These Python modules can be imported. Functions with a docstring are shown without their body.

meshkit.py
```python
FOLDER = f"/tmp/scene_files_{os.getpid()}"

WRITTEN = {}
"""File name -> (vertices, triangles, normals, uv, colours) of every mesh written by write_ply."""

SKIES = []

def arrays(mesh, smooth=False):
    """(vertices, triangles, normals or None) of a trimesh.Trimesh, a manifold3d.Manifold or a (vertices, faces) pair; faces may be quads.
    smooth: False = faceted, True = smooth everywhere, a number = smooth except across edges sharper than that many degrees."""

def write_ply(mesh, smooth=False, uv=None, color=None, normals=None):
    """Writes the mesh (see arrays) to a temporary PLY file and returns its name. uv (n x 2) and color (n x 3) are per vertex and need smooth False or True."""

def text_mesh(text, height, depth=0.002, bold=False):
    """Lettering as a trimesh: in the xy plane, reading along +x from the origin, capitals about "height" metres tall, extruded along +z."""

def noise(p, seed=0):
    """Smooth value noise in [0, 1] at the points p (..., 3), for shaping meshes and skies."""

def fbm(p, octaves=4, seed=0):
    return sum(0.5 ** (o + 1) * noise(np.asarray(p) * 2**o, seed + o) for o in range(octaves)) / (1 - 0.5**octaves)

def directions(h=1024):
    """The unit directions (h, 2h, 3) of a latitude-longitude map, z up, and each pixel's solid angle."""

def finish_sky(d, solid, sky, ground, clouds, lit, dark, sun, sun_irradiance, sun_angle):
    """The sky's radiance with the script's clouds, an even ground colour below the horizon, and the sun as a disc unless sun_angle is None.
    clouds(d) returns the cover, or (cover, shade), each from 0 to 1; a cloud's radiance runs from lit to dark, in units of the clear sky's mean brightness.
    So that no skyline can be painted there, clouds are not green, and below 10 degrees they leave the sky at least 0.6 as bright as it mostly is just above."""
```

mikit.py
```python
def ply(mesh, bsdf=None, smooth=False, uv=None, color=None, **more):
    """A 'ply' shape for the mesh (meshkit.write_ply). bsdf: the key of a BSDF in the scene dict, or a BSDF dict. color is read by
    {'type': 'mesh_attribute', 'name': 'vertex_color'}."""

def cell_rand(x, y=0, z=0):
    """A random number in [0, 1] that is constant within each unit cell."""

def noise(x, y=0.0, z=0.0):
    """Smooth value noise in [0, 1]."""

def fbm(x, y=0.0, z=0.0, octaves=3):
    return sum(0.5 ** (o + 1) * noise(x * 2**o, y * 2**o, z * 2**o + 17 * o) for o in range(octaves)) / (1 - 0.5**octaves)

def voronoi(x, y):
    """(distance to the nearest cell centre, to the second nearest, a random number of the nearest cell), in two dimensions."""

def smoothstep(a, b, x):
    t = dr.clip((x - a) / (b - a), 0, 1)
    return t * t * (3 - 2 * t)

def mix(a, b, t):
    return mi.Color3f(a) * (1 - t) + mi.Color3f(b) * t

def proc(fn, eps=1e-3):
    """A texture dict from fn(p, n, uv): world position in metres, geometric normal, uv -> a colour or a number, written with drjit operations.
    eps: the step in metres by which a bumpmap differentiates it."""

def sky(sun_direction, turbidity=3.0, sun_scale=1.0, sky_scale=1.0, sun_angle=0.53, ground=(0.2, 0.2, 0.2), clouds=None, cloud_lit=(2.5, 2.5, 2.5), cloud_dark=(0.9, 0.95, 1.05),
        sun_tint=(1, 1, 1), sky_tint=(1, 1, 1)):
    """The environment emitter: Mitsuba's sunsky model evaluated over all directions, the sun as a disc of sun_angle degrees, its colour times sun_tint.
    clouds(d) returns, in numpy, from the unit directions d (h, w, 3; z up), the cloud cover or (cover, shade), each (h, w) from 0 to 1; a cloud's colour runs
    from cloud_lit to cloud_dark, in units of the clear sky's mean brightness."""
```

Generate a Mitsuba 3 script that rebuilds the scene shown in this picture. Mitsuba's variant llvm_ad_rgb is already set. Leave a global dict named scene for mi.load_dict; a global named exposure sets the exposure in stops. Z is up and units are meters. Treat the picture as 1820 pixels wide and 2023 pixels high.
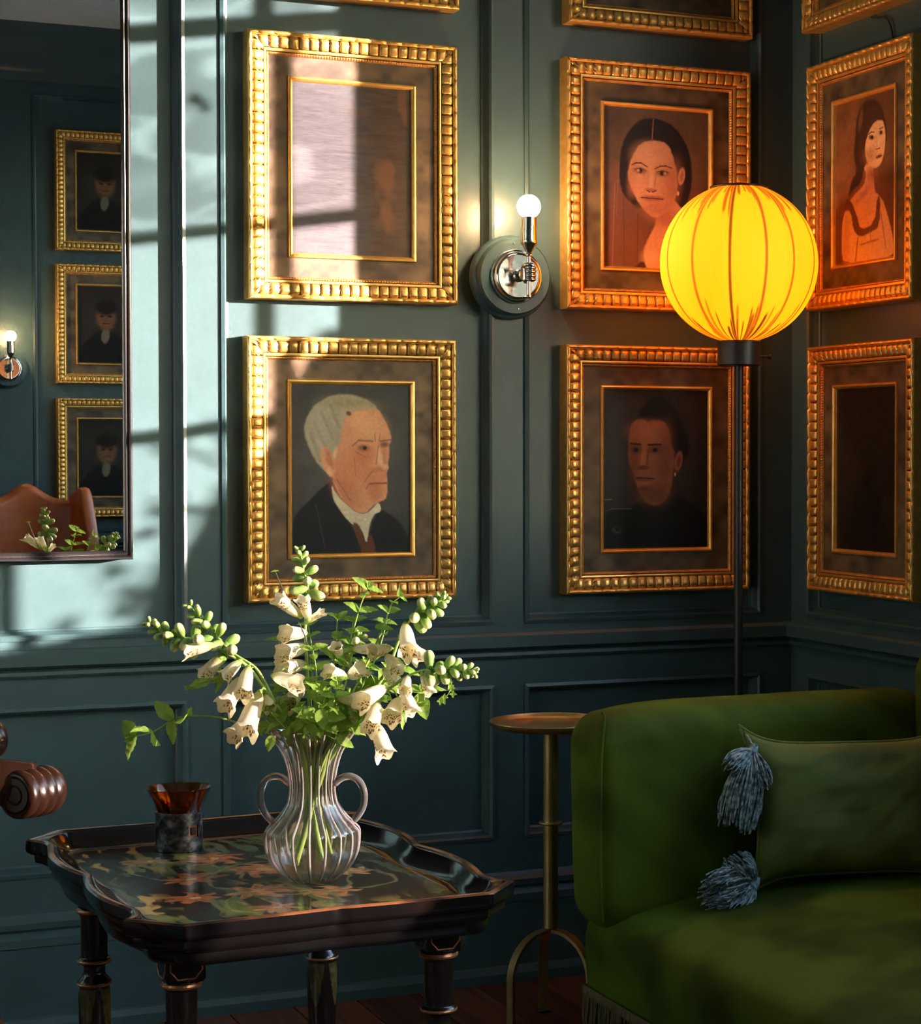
import math, random
import numpy as np, trimesh, drjit as dr, mitsuba as mi, mikit, meshkit
from mikit import proc, fbm, noise, smoothstep, mix, cell_rand, voronoi
T = mi.ScalarTransform4f
scene, labels = {}, {}
rng = np.random.default_rng(7)
random.seed(7)

# ---------------------------------------------------------------- camera, sky, sun, exposure
exposure = 0.0
CAM = np.array([-2.369, -4.3487, 1.170]); YAW, PITCH, ROLL, FOCAL = 0.44163, -0.02811, 0.00098, 4187.9
FWD = np.array([math.sin(YAW) * math.cos(PITCH), math.cos(YAW) * math.cos(PITCH), math.sin(PITCH)])
R0 = np.array([math.cos(YAW), -math.sin(YAW), 0.0]); U0 = np.cross(R0, FWD)
UPV = -R0 * math.sin(ROLL) + U0 * math.cos(ROLL)
scene['camera'] = dict(type='perspective', fov=math.degrees(2 * math.atan(910 / FOCAL)), fov_axis='x', near_clip=0.05, far_clip=100.0,
    principal_point_offset_x=-0.232386, principal_point_offset_y=0.0,
    to_world=T().look_at(origin=CAM.tolist(), target=(CAM + FWD).tolist(), up=UPV.tolist()))
SUN = np.array([1.35, -1.0, 0.2025]); SUN /= np.linalg.norm(SUN)
scene['sky'] = mikit.sky(SUN, turbidity=2.5, sun_scale=160.0, sky_scale=138.0, sun_angle=0.53, ground=(0.25, 0.25, 0.24), sun_tint=(0.60, 0.86, 3.1), sky_tint=(0.95, 1.0, 1.12))

# ---------------------------------------------------------------- helpers
def s2l(r, g, b):
    c = np.array([r, g, b]) / 255.0
    return np.where(c < 0.04045, c / 12.92, ((c + 0.055) / 1.055) ** 2.4).tolist()

_used = {}
def numbered(name):
    n = _used.get(name, -1) + 1
    _used[name] = n
    return name if n == 0 else f'{name}_{n:03d}'

def thing(name, label=None, cat=None, group=None, kind=None):
    key = numbered(name)
    d = {}
    if label: d['label'] = label
    if cat: d['category'] = cat
    if group: d['group'] = group
    if kind: d['kind'] = kind
    labels[key] = d
    return key

def put(key, mesh, bsdf, smooth=False, uv=None, to_world=None, **more):
    d = mesh if isinstance(mesh, dict) else mikit.ply(mesh, bsdf, smooth, uv)
    d = dict(d)
    if bsdf is not None and isinstance(mesh, dict):
        d['bsdf'] = {'type': 'ref', 'id': bsdf}
    if to_world is not None: d['to_world'] = to_world
    d.update(more)
    scene[key] = d
    return key

def part(parent, name, mesh, bsdf, smooth=False, uv=None, to_world=None, label=None, kind=None, **more):
    key = numbered(f'{parent}__{name}')
    put(key, mesh, bsdf, smooth, uv, to_world, **more)
    if label or kind:
        labels[key] = {k: v for k, v in (('label', label), ('kind', kind)) if v}
    return key

def cat(*ms):
    return trimesh.util.concatenate([m for m in ms])

def mk(v, f):
    f = np.asarray(f)
    if f.shape[1] == 4: f = np.vstack([f[:, [0, 1, 2]], f[:, [0, 2, 3]]])
    return trimesh.Trimesh(np.asarray(v, float), f, process=False)

def grid(P, wrap_u=False, wrap_v=False):
    """Surface through an array of points (m, n, 3)."""
    P = np.asarray(P, float); m, n = P.shape[:2]
    i, j = np.meshgrid(np.arange(m if wrap_u else m - 1), np.arange(n if wrap_v else n - 1), indexing='ij')
    i2, j2 = (i + 1) % m, (j + 1) % n
    q = np.stack([i * n + j, i2 * n + j, i2 * n + j2, i * n + j2], -1).reshape(-1, 4)
    return mk(P.reshape(-1, 3), q)

def grid_uv(m, n):
    u, v = np.meshgrid(np.linspace(0, 1, m), np.linspace(0, 1, n), indexing='ij')
    return np.stack([u.ravel(), v.ravel()], 1)

def box(x0, x1, y0, y1, z0, z1, ch=0.0):
    """A box, its edges chamfered by ch."""
    lo, hi = np.minimum([x0, y0, z0], [x1, y1, z1]), np.maximum([x0, y0, z0], [x1, y1, z1])
    if ch <= 0:
        return trimesh.creation.box(bounds=[lo, hi])
    pts = []
    for sx in (0, 1):
        for sy in (0, 1):
            for sz in (0, 1):
                c = np.where([sx, sy, sz], hi, lo); d = np.where([sx, sy, sz], -1, 1) * ch
                for k in range(3):
                    q = c + d; q[k] = c[k]; pts.append(q)
    return trimesh.Trimesh(pts, process=False).convex_hull

def rbox(lo, hi, r, sub=3):
    """A box with round edges of radius r: hull of eight balls."""
    s = trimesh.creation.icosphere(subdivisions=sub, radius=1.0).vertices
    lo, hi = np.array(lo, float), np.array(hi, float); r = np.broadcast_to(r, 3)
    pts = [s * r + np.where([a, b, c], hi - r, lo + r) for a in (0, 1) for b in (0, 1) for c in (0, 1)]
    return trimesh.Trimesh(np.vstack(pts), process=False).convex_hull

def lathe(prof, n=48, rib=None, closed=False):
    """Turned shape about z from (r, z) pairs; rib(angle, k) scales the radius."""
    prof = np.asarray(prof, float)
    a = np.linspace(0, 2 * np.pi, n, endpoint=False)
    P = np.zeros((n, len(prof), 3))
    for k, (r, z) in enumerate(prof):
        rr = r * (rib(a, k) if rib else np.ones_like(a))
        P[:, k] = np.stack([rr * np.cos(a), rr * np.sin(a), np.full(n, z)], 1)
    return grid(P, wrap_u=True, wrap_v=closed)

def lathe_uv(n, m):
    u = np.repeat(np.arange(n) / n, m); v = np.tile(np.linspace(0, 1, m), n)
    return np.stack([u, v], 1)

def smooth_path(pts, n=None, closed=False):
    """Catmull-Rom through the points."""
    p = np.asarray(pts, float); k = len(p); n = n or k * 6
    if closed:
        q = np.vstack([p[-1:], p, p[:2]]); seg = k
    else:
        q = np.vstack([2 * p[0] - p[1], p, 2 * p[-1] - p[-2]]); seg = k - 1
    t = np.linspace(0, seg, n, endpoint=not closed); i = np.minimum(t.astype(int), seg - 1); f = (t - i)[:, None]
    a, b, c, d = q[i], q[i + 1], q[i + 2], q[i + 3]
    return 0.5 * (2 * b + (c - a) * f + (2 * a - 5 * b + 4 * c - d) * f**2 + (3 * b - a - 3 * c + d) * f**3)

def tube(pts, rad, sides=8, caps=True, closed=False, flat=None):
    """A pipe along the points; rad a number or one per point; flat=(a, b) scales the section."""
    p = np.asarray(pts, float); n = len(p); rad = np.broadcast_to(rad, (n,))
    t = (np.roll(p, -1, 0) - np.roll(p, 1, 0)) if closed else np.gradient(p, axis=0)
    t /= np.linalg.norm(t, axis=1, keepdims=True) + 1e-12
    a = np.cross(t[0], [0, 0, 1.0] if abs(t[0][2]) < 0.9 else [1.0, 0, 0]); a /= np.linalg.norm(a)
    A = []
    for k in range(n):
        a = a - t[k] * (a @ t[k]); a /= np.linalg.norm(a) + 1e-12; A.append(a.copy())
    A = np.array(A); B = np.cross(t, A); w = np.linspace(0, 2 * np.pi, sides, endpoint=False)
    fa, fb = flat or (1, 1)
    P = p[:, None] + rad[:, None, None] * (fa * np.cos(w)[None, :, None] * A[:, None] + fb * np.sin(w)[None, :, None] * B[:, None])
    m = grid(P, wrap_u=closed, wrap_v=True)
    if caps and not closed:
        v = np.vstack([m.vertices, p[:1], p[-1:]]); k = n * sides; f = [m.faces]
        i = np.arange(sides); j = (i + 1) % sides
        f.append(np.stack([i, j, np.full(sides, k)], 1))
        f.append(np.stack([(n - 1) * sides + j, (n - 1) * sides + i, np.full(sides, k + 1)], 1))
        m = mk(v, np.vstack(f))
    m.invert()
    return m

def frame_of(x, hint):
    x = np.asarray(x, float); x = x / np.linalg.norm(x); h = np.asarray(hint, float)
    z = h - x * (h @ x); z /= np.linalg.norm(z) + 1e-12
    return x, np.cross(z, x), z

def placed(mesh, o, x, hint, s=1.0):
    """The mesh with its x axis along x and its z axis towards hint."""
    X, Y, Z = frame_of(x, hint); s = np.broadcast_to(s, 3)
    m = mesh.copy(); v = m.vertices * s
    m.vertices = v[:, :1] * X + v[:, 1:2] * Y + v[:, 2:] * Z + np.asarray(o)
    return m

def moved(mesh, x=0, y=0, z=0):
    m = mesh.copy(); m.vertices = m.vertices + [x, y, z]; return m

def turned(mesh, ax, deg, at=(0, 0, 0)):
    m = mesh.copy(); m.apply_transform(trimesh.transformations.rotation_matrix(math.radians(deg), ax, at)); return m

# ---------------------------------------------------------------- materials
def P(fn, eps=1e-3): return proc(fn, eps)
def rgb(c): return {'type': 'rgb', 'value': list(map(float, c))}
def mat(name, base, rough=0.5, two=True, bump=None, **more):
    d = {'type': 'principled', 'base_color': base if isinstance(base, dict) else rgb(base), 'roughness': rough, **more}
    if bump: d = {'type': 'bumpmap', 'arbitrary': P(bump[0], 5e-4), 'scale': bump[1], 'bsdf': d}
    scene[name] = {'type': 'twosided', 'bsdf': d} if two else d
    return name

TEAL = (0.034, 0.071, 0.079)
mat('mat_wall', P(lambda p, n, uv: mi.Color3f(TEAL) * (0.86 + 0.28 * fbm(p.x * 9, p.y * 9, p.z * 9, 2))), 0.38, specular=0.4)
mat('mat_ceiling', (0.42, 0.47, 0.49), 0.8)
mat('mat_gold', P(lambda p, n, uv: mix((0.66, 0.345, 0.078), (0.93, 0.585, 0.175), fbm(p.x * 60, p.y * 60, p.z * 60, 3))), 0.36, metallic=0.72, specular=0.5)
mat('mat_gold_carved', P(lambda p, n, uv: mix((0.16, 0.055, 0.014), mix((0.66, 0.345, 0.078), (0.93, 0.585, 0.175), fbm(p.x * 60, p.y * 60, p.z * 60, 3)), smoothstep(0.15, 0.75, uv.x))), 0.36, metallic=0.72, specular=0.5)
mat('mat_gold_dark', P(lambda p, n, uv: mix((0.36, 0.15, 0.04), (0.78, 0.42, 0.13), fbm(p.x * 160, p.y * 160, p.z * 160, 2))), 0.42, metallic=0.6, specular=0.5)
mat('mat_mat', P(lambda p, n, uv: mix((0.034, 0.021, 0.010), (0.120, 0.080, 0.040), smoothstep(0.25, 0.75, fbm(p.x * 26, p.y * 26, p.z * 26, 3)))), 0.62)
mat('mat_black_frame', (0.012, 0.011, 0.012), 0.22, specular=0.6)
scene['mat_mirror'] = {'type': 'twosided', 'bsdf': {'type': 'conductor', 'material': 'none', 'specular_reflectance': rgb((0.64, 0.63, 0.59))}}
scene['mat_chrome'] = {'type': 'twosided', 'bsdf': {'type': 'roughconductor', 'material': 'none', 'alpha': 0.03, 'specular_reflectance': rgb((0.80, 0.77, 0.74))}}
mat('mat_brass', P(lambda p, n, uv: mix((0.48, 0.34, 0.12), (0.66, 0.49, 0.22), fbm(p.x * 40, p.y * 40, p.z * 25, 3))), 0.33, metallic=0.95)
mat('mat_black_metal', (0.012, 0.012, 0.013), 0.42)
mat('mat_canvas_back', (0.05, 0.035, 0.02), 0.8)
mat('mat_white_paint', (0.55, 0.56, 0.55), 0.5)
mat('mat_cord', (0.012, 0.013, 0.012), 0.5)

# ---------------------------------------------------------------- the room: panelled walls, floor, ceiling, windows
FLOOR, CEIL, STEP = 0.015, 3.10, 0.025
XL, YF = -4.0, -5.8            # left wall, wall opposite the pictures
RAIL0, RAIL1 = 0.722, 0.779
UP0, UP1, LO0, LO1 = 0.80, 2.80, 0.330, 0.660

def local_to(origin, along, normal):
    """Wall coordinates (s along, d out of the wall, z up) to the world."""
    o, a, n = (np.asarray(v, float) for v in (origin, along, normal))
    def go(mesh):
        m = mesh.copy(); v = m.vertices
        m.vertices = o + v[:, :1] * a + v[:, 1:2] * n + v[:, 2:] * np.array([0, 0, 1.0])
        if np.linalg.det(np.stack([a, n, [0, 0, 1.0]])) < 0: m.invert()
        return m
    return go

def rect_loop(s0, s1, z0, z1, prof):
    """A mitred moulding inside a rectangle: prof = (inset, depth) pairs."""
    P4 = np.array([[(s0 + i, d, z0 + i), (s1 - i, d, z0 + i), (s1 - i, d, z1 - i), (s0 + i, d, z1 - i)] for i, d in prof])   # (k, 4, 3)
    return grid(P4, wrap_v=True)

def run(s0, s1, prof):
    """A moulding along the wall from a closed (d, z) section."""
    pr = np.asarray(prof, float)
    P2 = np.stack([np.column_stack([np.full(len(pr), s), pr[:, 0], pr[:, 1]]) for s in (s0, s1)])
    m = grid(P2, wrap_v=True); k = len(pr)
    fan = [[0, i, i + 1] for i in range(1, k - 1)] + [[k, k + i + 1, k + i] for i in range(1, k - 1)]
    return mk(m.vertices, np.vstack([m.faces, fan]))

RAIL_SEC = [(0.024, 0.722), (0.033, 0.722), (0.0385, 0.728), (0.0375, 0.735), (0.031, 0.739), (0.044, 0.743), (0.052, 0.7475), (0.052, 0.772), (0.047, 0.778), (0.024, 0.779)]
BASE_SEC = [(0.0, FLOOR), (0.052, FLOOR), (0.052, 0.036), (0.046, 0.048), (0.037, 0.051), (0.037, 0.188), (0.041, 0.190), (0.041, 0.206), (0.035, 0.214), (0.031, 0.219), (0.040, 0.226), (0.042, 0.238), (0.034, 0.246), (0.030, 0.254), (0.0, 0.254)]
CROWN_SEC = [(0.024, 2.86), (0.04, 2.86), (0.045, 2.90), (0.07, 2.92), (0.10, 2.98), (0.15, 3.03), (0.17, 3.06), (0.18, 3.10), (0.024, 3.10)]
PANEL_PROF = [(-0.004, STEP - 0.004), (-0.004, STEP + 0.005), (0.003, STEP + 0.007), (0.007, STEP + 0.002), (0.009, 0.016), (0.013, 0.006), (0.017, 0.004), (0.0175, 0.0)]

def clean_runs(length, gaps):
    out, s = [], 0.0
    for a, b in sorted(gaps):
        out.append((s, a)); s = b
    out.append((s, length)); return out

def panelled(key, go, length, cols, opening=(), sides='both'):
    """Slab, stiles, rails, panel mouldings of one wall; cols = panel openings (s0, s1); opening = window holes (s0, s1, z0, z1)."""
    part(key, 'panelling', go(cat(*slabs(length, opening))), 'mat_wall')
    edges = [(0.0 if k == 0 else cols[k - 1][1], cols[k][0] if k < len(cols) else length) for k in range(len(cols) + 1)]
    for a, b in edges:
        if any(a >= o[0] - 1e-6 and b <= o[1] + 1e-6 for o in opening): continue
        part(key, 'stile', go(box(a, b, 0, STEP, UP0, UP1)), 'mat_wall')
        part(key, 'stile', go(box(a, b, 0, STEP, LO0, LO1)), 'mat_wall')
    for z0, z1 in ((0.2, LO0), (LO1, UP0), (UP1, CEIL)):
        for a, b in clean_runs(length, [(o[0], o[1]) for o in opening if o[2] < z1 and o[3] > z0]):
            part(key, 'rail', go(box(a, b, 0, STEP, z0, z1)), 'mat_wall')
    for a, b in cols:
        for z0, z1 in ((UP0, UP1), (LO0, LO1)):
            hit = [o for o in opening if a < o[1] and b > o[0] and z0 < o[3] and z1 > o[2]]
            if hit: continue
            part(key, 'panel_moulding', go(rect_loop(a, b, z0, z1, PANEL_PROF)), 'mat_wall')

def slabs(length, opening, t=0.25):
    if not opening: return [box(0, length, -t, 0, 0, CEIL)]
    out, s = [], 0.0
    for a, b, z0, z1 in sorted(opening):
        out += [box(s, a, -t, 0, 0, CEIL), box(a, b, -t, 0, 0, z0), box(a, b, -t, 0, z1, CEIL)]; s = b
    out.append(box(s, length, -t, 0, 0, CEIL)); return out

# wall with the two columns of portraits (s runs from the left corner to the right corner)
back = local_to((XL, 0, 0), (1, 0, 0), (0, -1, 0)); S = lambda x: x - XL
wb = thing('wall_back', 'dark teal panelled wall behind the portraits and the mirror', kind='structure')
panelled(wb, back, 4.0, [(S(-3.85), S(-2.58)), (S(-2.50), S(-1.4275)), (S(-1.348), S(-0.762)), (S(-0.684), S(-0.108))])
right = local_to((0, 0, 0), (0, -1, 0), (-1, 0, 0))
wr = thing('wall_right', 'dark teal panelled wall on the right of the corner', kind='structure')
WIN = [(0.79, 2.12, 1.03, 2.68), (2.26, 3.60, 0.50, 2.68), (3.86, 5.40, 1.03, 2.68)]
panelled(wr, right, 5.8, [(0.104, 0.66), (0.79, 2.12), (2.26, 3.60), (3.86, 5.40), (5.50, 5.70)], WIN)
front = local_to((0, YF, 0), (-1, 0, 0), (0, 1, 0))
wf = thing('wall_front', 'dark teal panelled wall seen in the mirror', kind='structure')
panelled(wf, front, 4.0, [(0.15, 0.865), (1.10, 1.95), (2.05, 2.95), (3.05, 3.85)])
left = local_to((XL, YF, 0), (0, 1, 0), (1, 0, 0))
wl = thing('wall_left', 'dark teal panelled wall across from the windows', kind='structure')
panelled(wl, left, 5.8, [(0.15, 1.45), (1.55, 2.85), (2.95, 4.25), (4.35, 5.65)])
for go, length, side in ((back, 4.0, 'back'), (right, 5.8, 'right'), (front, 4.0, 'front'), (left, 5.8, 'left')):
    k = thing('trim_%d' % (['back', 'right', 'front', 'left'].index(side) + 1), 'teal chair rail moulding along the %s wall' % side, kind='structure')
    put(k, go(cat(run(0, 2.17, RAIL_SEC), run(3.69, length, RAIL_SEC)) if side == 'right' else run(0, length, RAIL_SEC)), 'mat_wall', 25)
    k = thing('baseboard_' + side, 'teal stepped baseboard along the %s wall' % side, kind='structure')
    put(k, go(run(0, length, BASE_SEC)), 'mat_wall', 25)
    k = thing('trim_%d' % (['back', 'right', 'front', 'left'].index(side) + 5), 'teal crown moulding along the top of the %s wall' % side, kind='structure')
    put(k, go(run(0, length, CROWN_SEC)), 'mat_wall', 25)
k = thing('ceiling', 'pale ceiling', kind='structure'); put(k, box(XL - 0.2, 0.2, YF - 0.2, 0.2, CEIL, CEIL + 0.15), 'mat_ceiling')

# floor boards running towards the portrait wall
for q, (c0, c1) in enumerate((((0.030, 0.010, 0.005), (0.085, 0.030, 0.014)), ((0.045, 0.016, 0.008), (0.12, 0.045, 0.02)), ((0.022, 0.008, 0.005), (0.06, 0.022, 0.011)))):
    mat('mat_board_%d' % q, P(lambda p, n, uv, c0=c0, c1=c1, q=q: mix(c0, c1, fbm(p.x * 55 + 9 * q + 3 * noise(p.x * 6, p.y * 2), p.y * 2.3, q * 7.0, 3))), 0.33, specular=0.5)
fl = thing('floor', 'dark reddish brown board floor', kind='structure')
part(fl, 'subfloor', box(XL - 0.1, 0.1, YF - 0.1, 0.1, -0.1, FLOOR - 0.012), 'mat_canvas_back')
W = 0.1345
for i in range(30):
    x1 = -0.02 - i * W + 0.02; x0 = max(x1 - W, XL)
    y = -random.random() * 1.4 - 0.4; cuts = [0.0]
    while y > YF: cuts.append(y); y -= 1.5 + random.random()
    cuts.append(YF)
    for a, b in zip(cuts[:-1], cuts[1:]):
        part(fl, 'board', box(x0 + 0.0012, x1 - 0.0012, b + 0.001, a - 0.001, FLOOR - 0.012, FLOOR + random.uniform(-0.0006, 0.0004), 0.0015), 'mat_board_%d' % random.randrange(3))

# windows in the right wall: casing, glazing bars, old wavy panes
def streaks(p, n, uv):
    w = fbm(p.y * 2.2, p.z * 5.5 + 1.2 * fbm(p.y * 3, p.z * 3, 0, 2), 3.0, 3)
    ridge = 1 - abs_(2 * fbm(p.y * 4.6 + 5, p.z * 17 + 2.5 * fbm(p.y * 6, p.z * 5, 2.0, 2), 1.0, 2) - 1)
    v = 0.30 + 0.44 * smoothstep(0.30, 0.72, w) + 0.42 * smoothstep(0.84, 0.99, ridge)
    smooth_low = smoothstep(1.80, 1.86, p.z)
    v = v * smooth_low + (1 - smooth_low) * (0.92 - 0.06 * smoothstep(0.3, 0.7, w))
    return mi.Color3f(v, v, v)
def abs_(x): return dr.abs(x)
scene['mat_pane'] = {'type': 'thindielectric', 'int_ior': 1.5, 'specular_transmittance': P(streaks)}
scene['mat_pane_clear'] = {'type': 'thindielectric', 'int_ior': 1.5, 'specular_transmittance': rgb((0.95, 0.96, 0.95))}
scene['mat_pane_smoked'] = {'type': 'thindielectric', 'int_ior': 1.5, 'specular_transmittance': rgb((0.165, 0.170, 0.180))}
BARX = 0.10
for k, (s0, s1, z0, z1) in enumerate(WIN):
    w = thing('window_%d' % (k + 1), 'white sash window in the right wall', kind='structure')
    part(w, 'casing', cat(*[right(box(a, b, 0, 0.035, c, d, 0.004)) for a, b, c, d in ((s0 - 0.08, s0, z0 - 0.08, z1 + 0.08), (s1, s1 + 0.08, z0 - 0.08, z1 + 0.08), (s0, s1, z1, z1 + 0.08))]), 'mat_wall')
    part(w, 'sill', right(box(s0 - 0.1, s1 + 0.1, -0.10, 0.06, z0 - 0.035, z0, 0.006)), 'mat_wall')
    ys = [s0 + 0.212 + 0.385 * i for i in range(4)] if k == 0 else [s0 + 0.72]
    ys = [y for y in ys if y < s1 - 0.05]
    zs = [1.42, 2.05] if k == 1 else [1.44, 1.843, 2.255]
    fx0, fx1 = -BARX - 0.015, -BARX + 0.015
    part(w, 'sash', cat(*[right(box(a, b, fx0 - 0.01, fx1 + 0.01, c, d)) for a, b, c, d in ((s0, s0 + 0.03, z0, z1), (s1 - 0.03, s1, z0, z1), (s0, s1, z0, z0 + 0.03), (s0, s1, z1 - 0.04, z1))]), 'mat_wall')
    for y in ys: part(w, 'glazing_bar', right(box(y - 0.007, y + 0.007, fx0, fx1, z0, z1)), 'mat_wall')
    for z in zs: part(w, 'glazing_bar', right(box(s0, s1, fx0 + 0.001, fx1 - 0.001, z - 0.012 - 0.008 * (z > 2), z + 0.012 + 0.008 * (z > 2))), 'mat_wall')
    Y, Z = [s0] + ys + [s1], [z0] + zs + [z1]
    for a, b in zip(Y[:-1], Y[1:]):
        for row, (c, d) in enumerate(zip(Z[:-1], Z[1:])):
            q = right(mk([(a + 0.004, -BARX, c + 0.004), (b - 0.004, -BARX, c + 0.004), (b - 0.004, -BARX, d - 0.004), (a + 0.004, -BARX, d - 0.004)], [[0, 1, 2, 3]]))
            part(w, 'pane', q, 'mat_pane_smoked' if k == 1 and row == 0 else 'mat_pane' if k == 0 else 'mat_pane_clear')

# a clipped shrub in the garden outside: it shades the lower right of the sun patch
mat('mat_shrub', (0.05, 0.10, 0.03), 0.7)
k = thing('garden_shrub', 'dense clipped garden shrub outside the window', 'shrub')
sph = trimesh.creation.icosphere(4, 1.0)
def lobe(c, r, power, seed):
    v = sph.vertices; rad = (np.abs(v) ** power).sum(1) ** (-1 / power)
    v = v * rad[:, None] * (0.96 + 0.08 * meshkit.fbm(v * 5, 3, seed))[:, None] * r + c
    v[:, 2] = np.maximum(v[:, 2], -0.05); return mk(v, sph.faces)
lobes = [lobe([1.2, -1.42, 0.80], [0.11, 0.415, 1.01], 4, 2), lobe([1.2, -1.70, 0.66], [0.11, 0.37, 0.95], 2.2, 3)]
part(k, 'crown', lobes[0], 'mat_shrub'); part(k, 'crown', lobes[1], 'mat_shrub')
rl = np.random.default_rng(5); allv = np.vstack([lobes[0].vertices, np.repeat(lobes[1].vertices, 3, 0)]); pick = rl.choice(len(allv), 1600)
q0 = allv[pick] + rl.normal(size=(1600, 3)) * np.where(pick < len(sph.vertices), 0.015, 0.045)[:, None]; d1 = rl.normal(size=(1600, 3)); d2 = rl.normal(size=(1600, 3))
d1 *= 0.030 / np.linalg.norm(d1, axis=1, keepdims=True); d2 *= 0.016 / np.linalg.norm(d2, axis=1, keepdims=True)
part(k, 'leaf', mk(np.stack([q0 - d1, q0 - d2, q0 + d1, q0 + d2], 1).reshape(-1, 3), np.arange(6400).reshape(-1, 4)), 'mat_shrub', kind='stuff')

# two small leaves stuck to the window glass: their shadow falls beside the mirror
k = thing('leaf_ornament', 'pair of small leaves stuck to the window glass', 'ornament')
for q, (yy, zz, tl, w_, h_) in enumerate(((1.1370, 2.114, 14, 0.0092, 0.0150), (1.1215, 2.098, -8, 0.0080, 0.0175))):
    an = np.linspace(0, 2 * np.pi, 20, endpoint=False)
    o2 = np.stack([w_ * np.cos(an) * (1 - 0.25 * np.sin(an)), h_ * np.sin(an)], 1); c_, s_ = math.cos(math.radians(tl)), math.sin(math.radians(tl)); o2 = o2 @ np.array([[c_, s_], [-s_, c_]])
    ring = [np.column_stack([np.full(20, yy) + o2[:, 0] * f, np.full(20, -BARX + d), zz + o2[:, 1] * f]) for f, d in ((1.0, 0.0005), (0.9, 0.0025), (0.05, 0.0030))]
    part(k, 'leaf', right(grid(np.stack(ring), wrap_v=True)), 'mat_shrub')

# ---------------------------------------------------------------- painting with soft shapes (canvas coordinates: x 0..1 across, y 0..1.38 down)
def chaikin(pts, n=1):
    p = np.asarray(pts, float)
    for _ in range(n):
        q = np.roll(p, -1, 0); p = np.stack([0.75 * p + 0.25 * q, 0.25 * p + 0.75 * q], 1).reshape(-1, 2)
    return p

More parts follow.
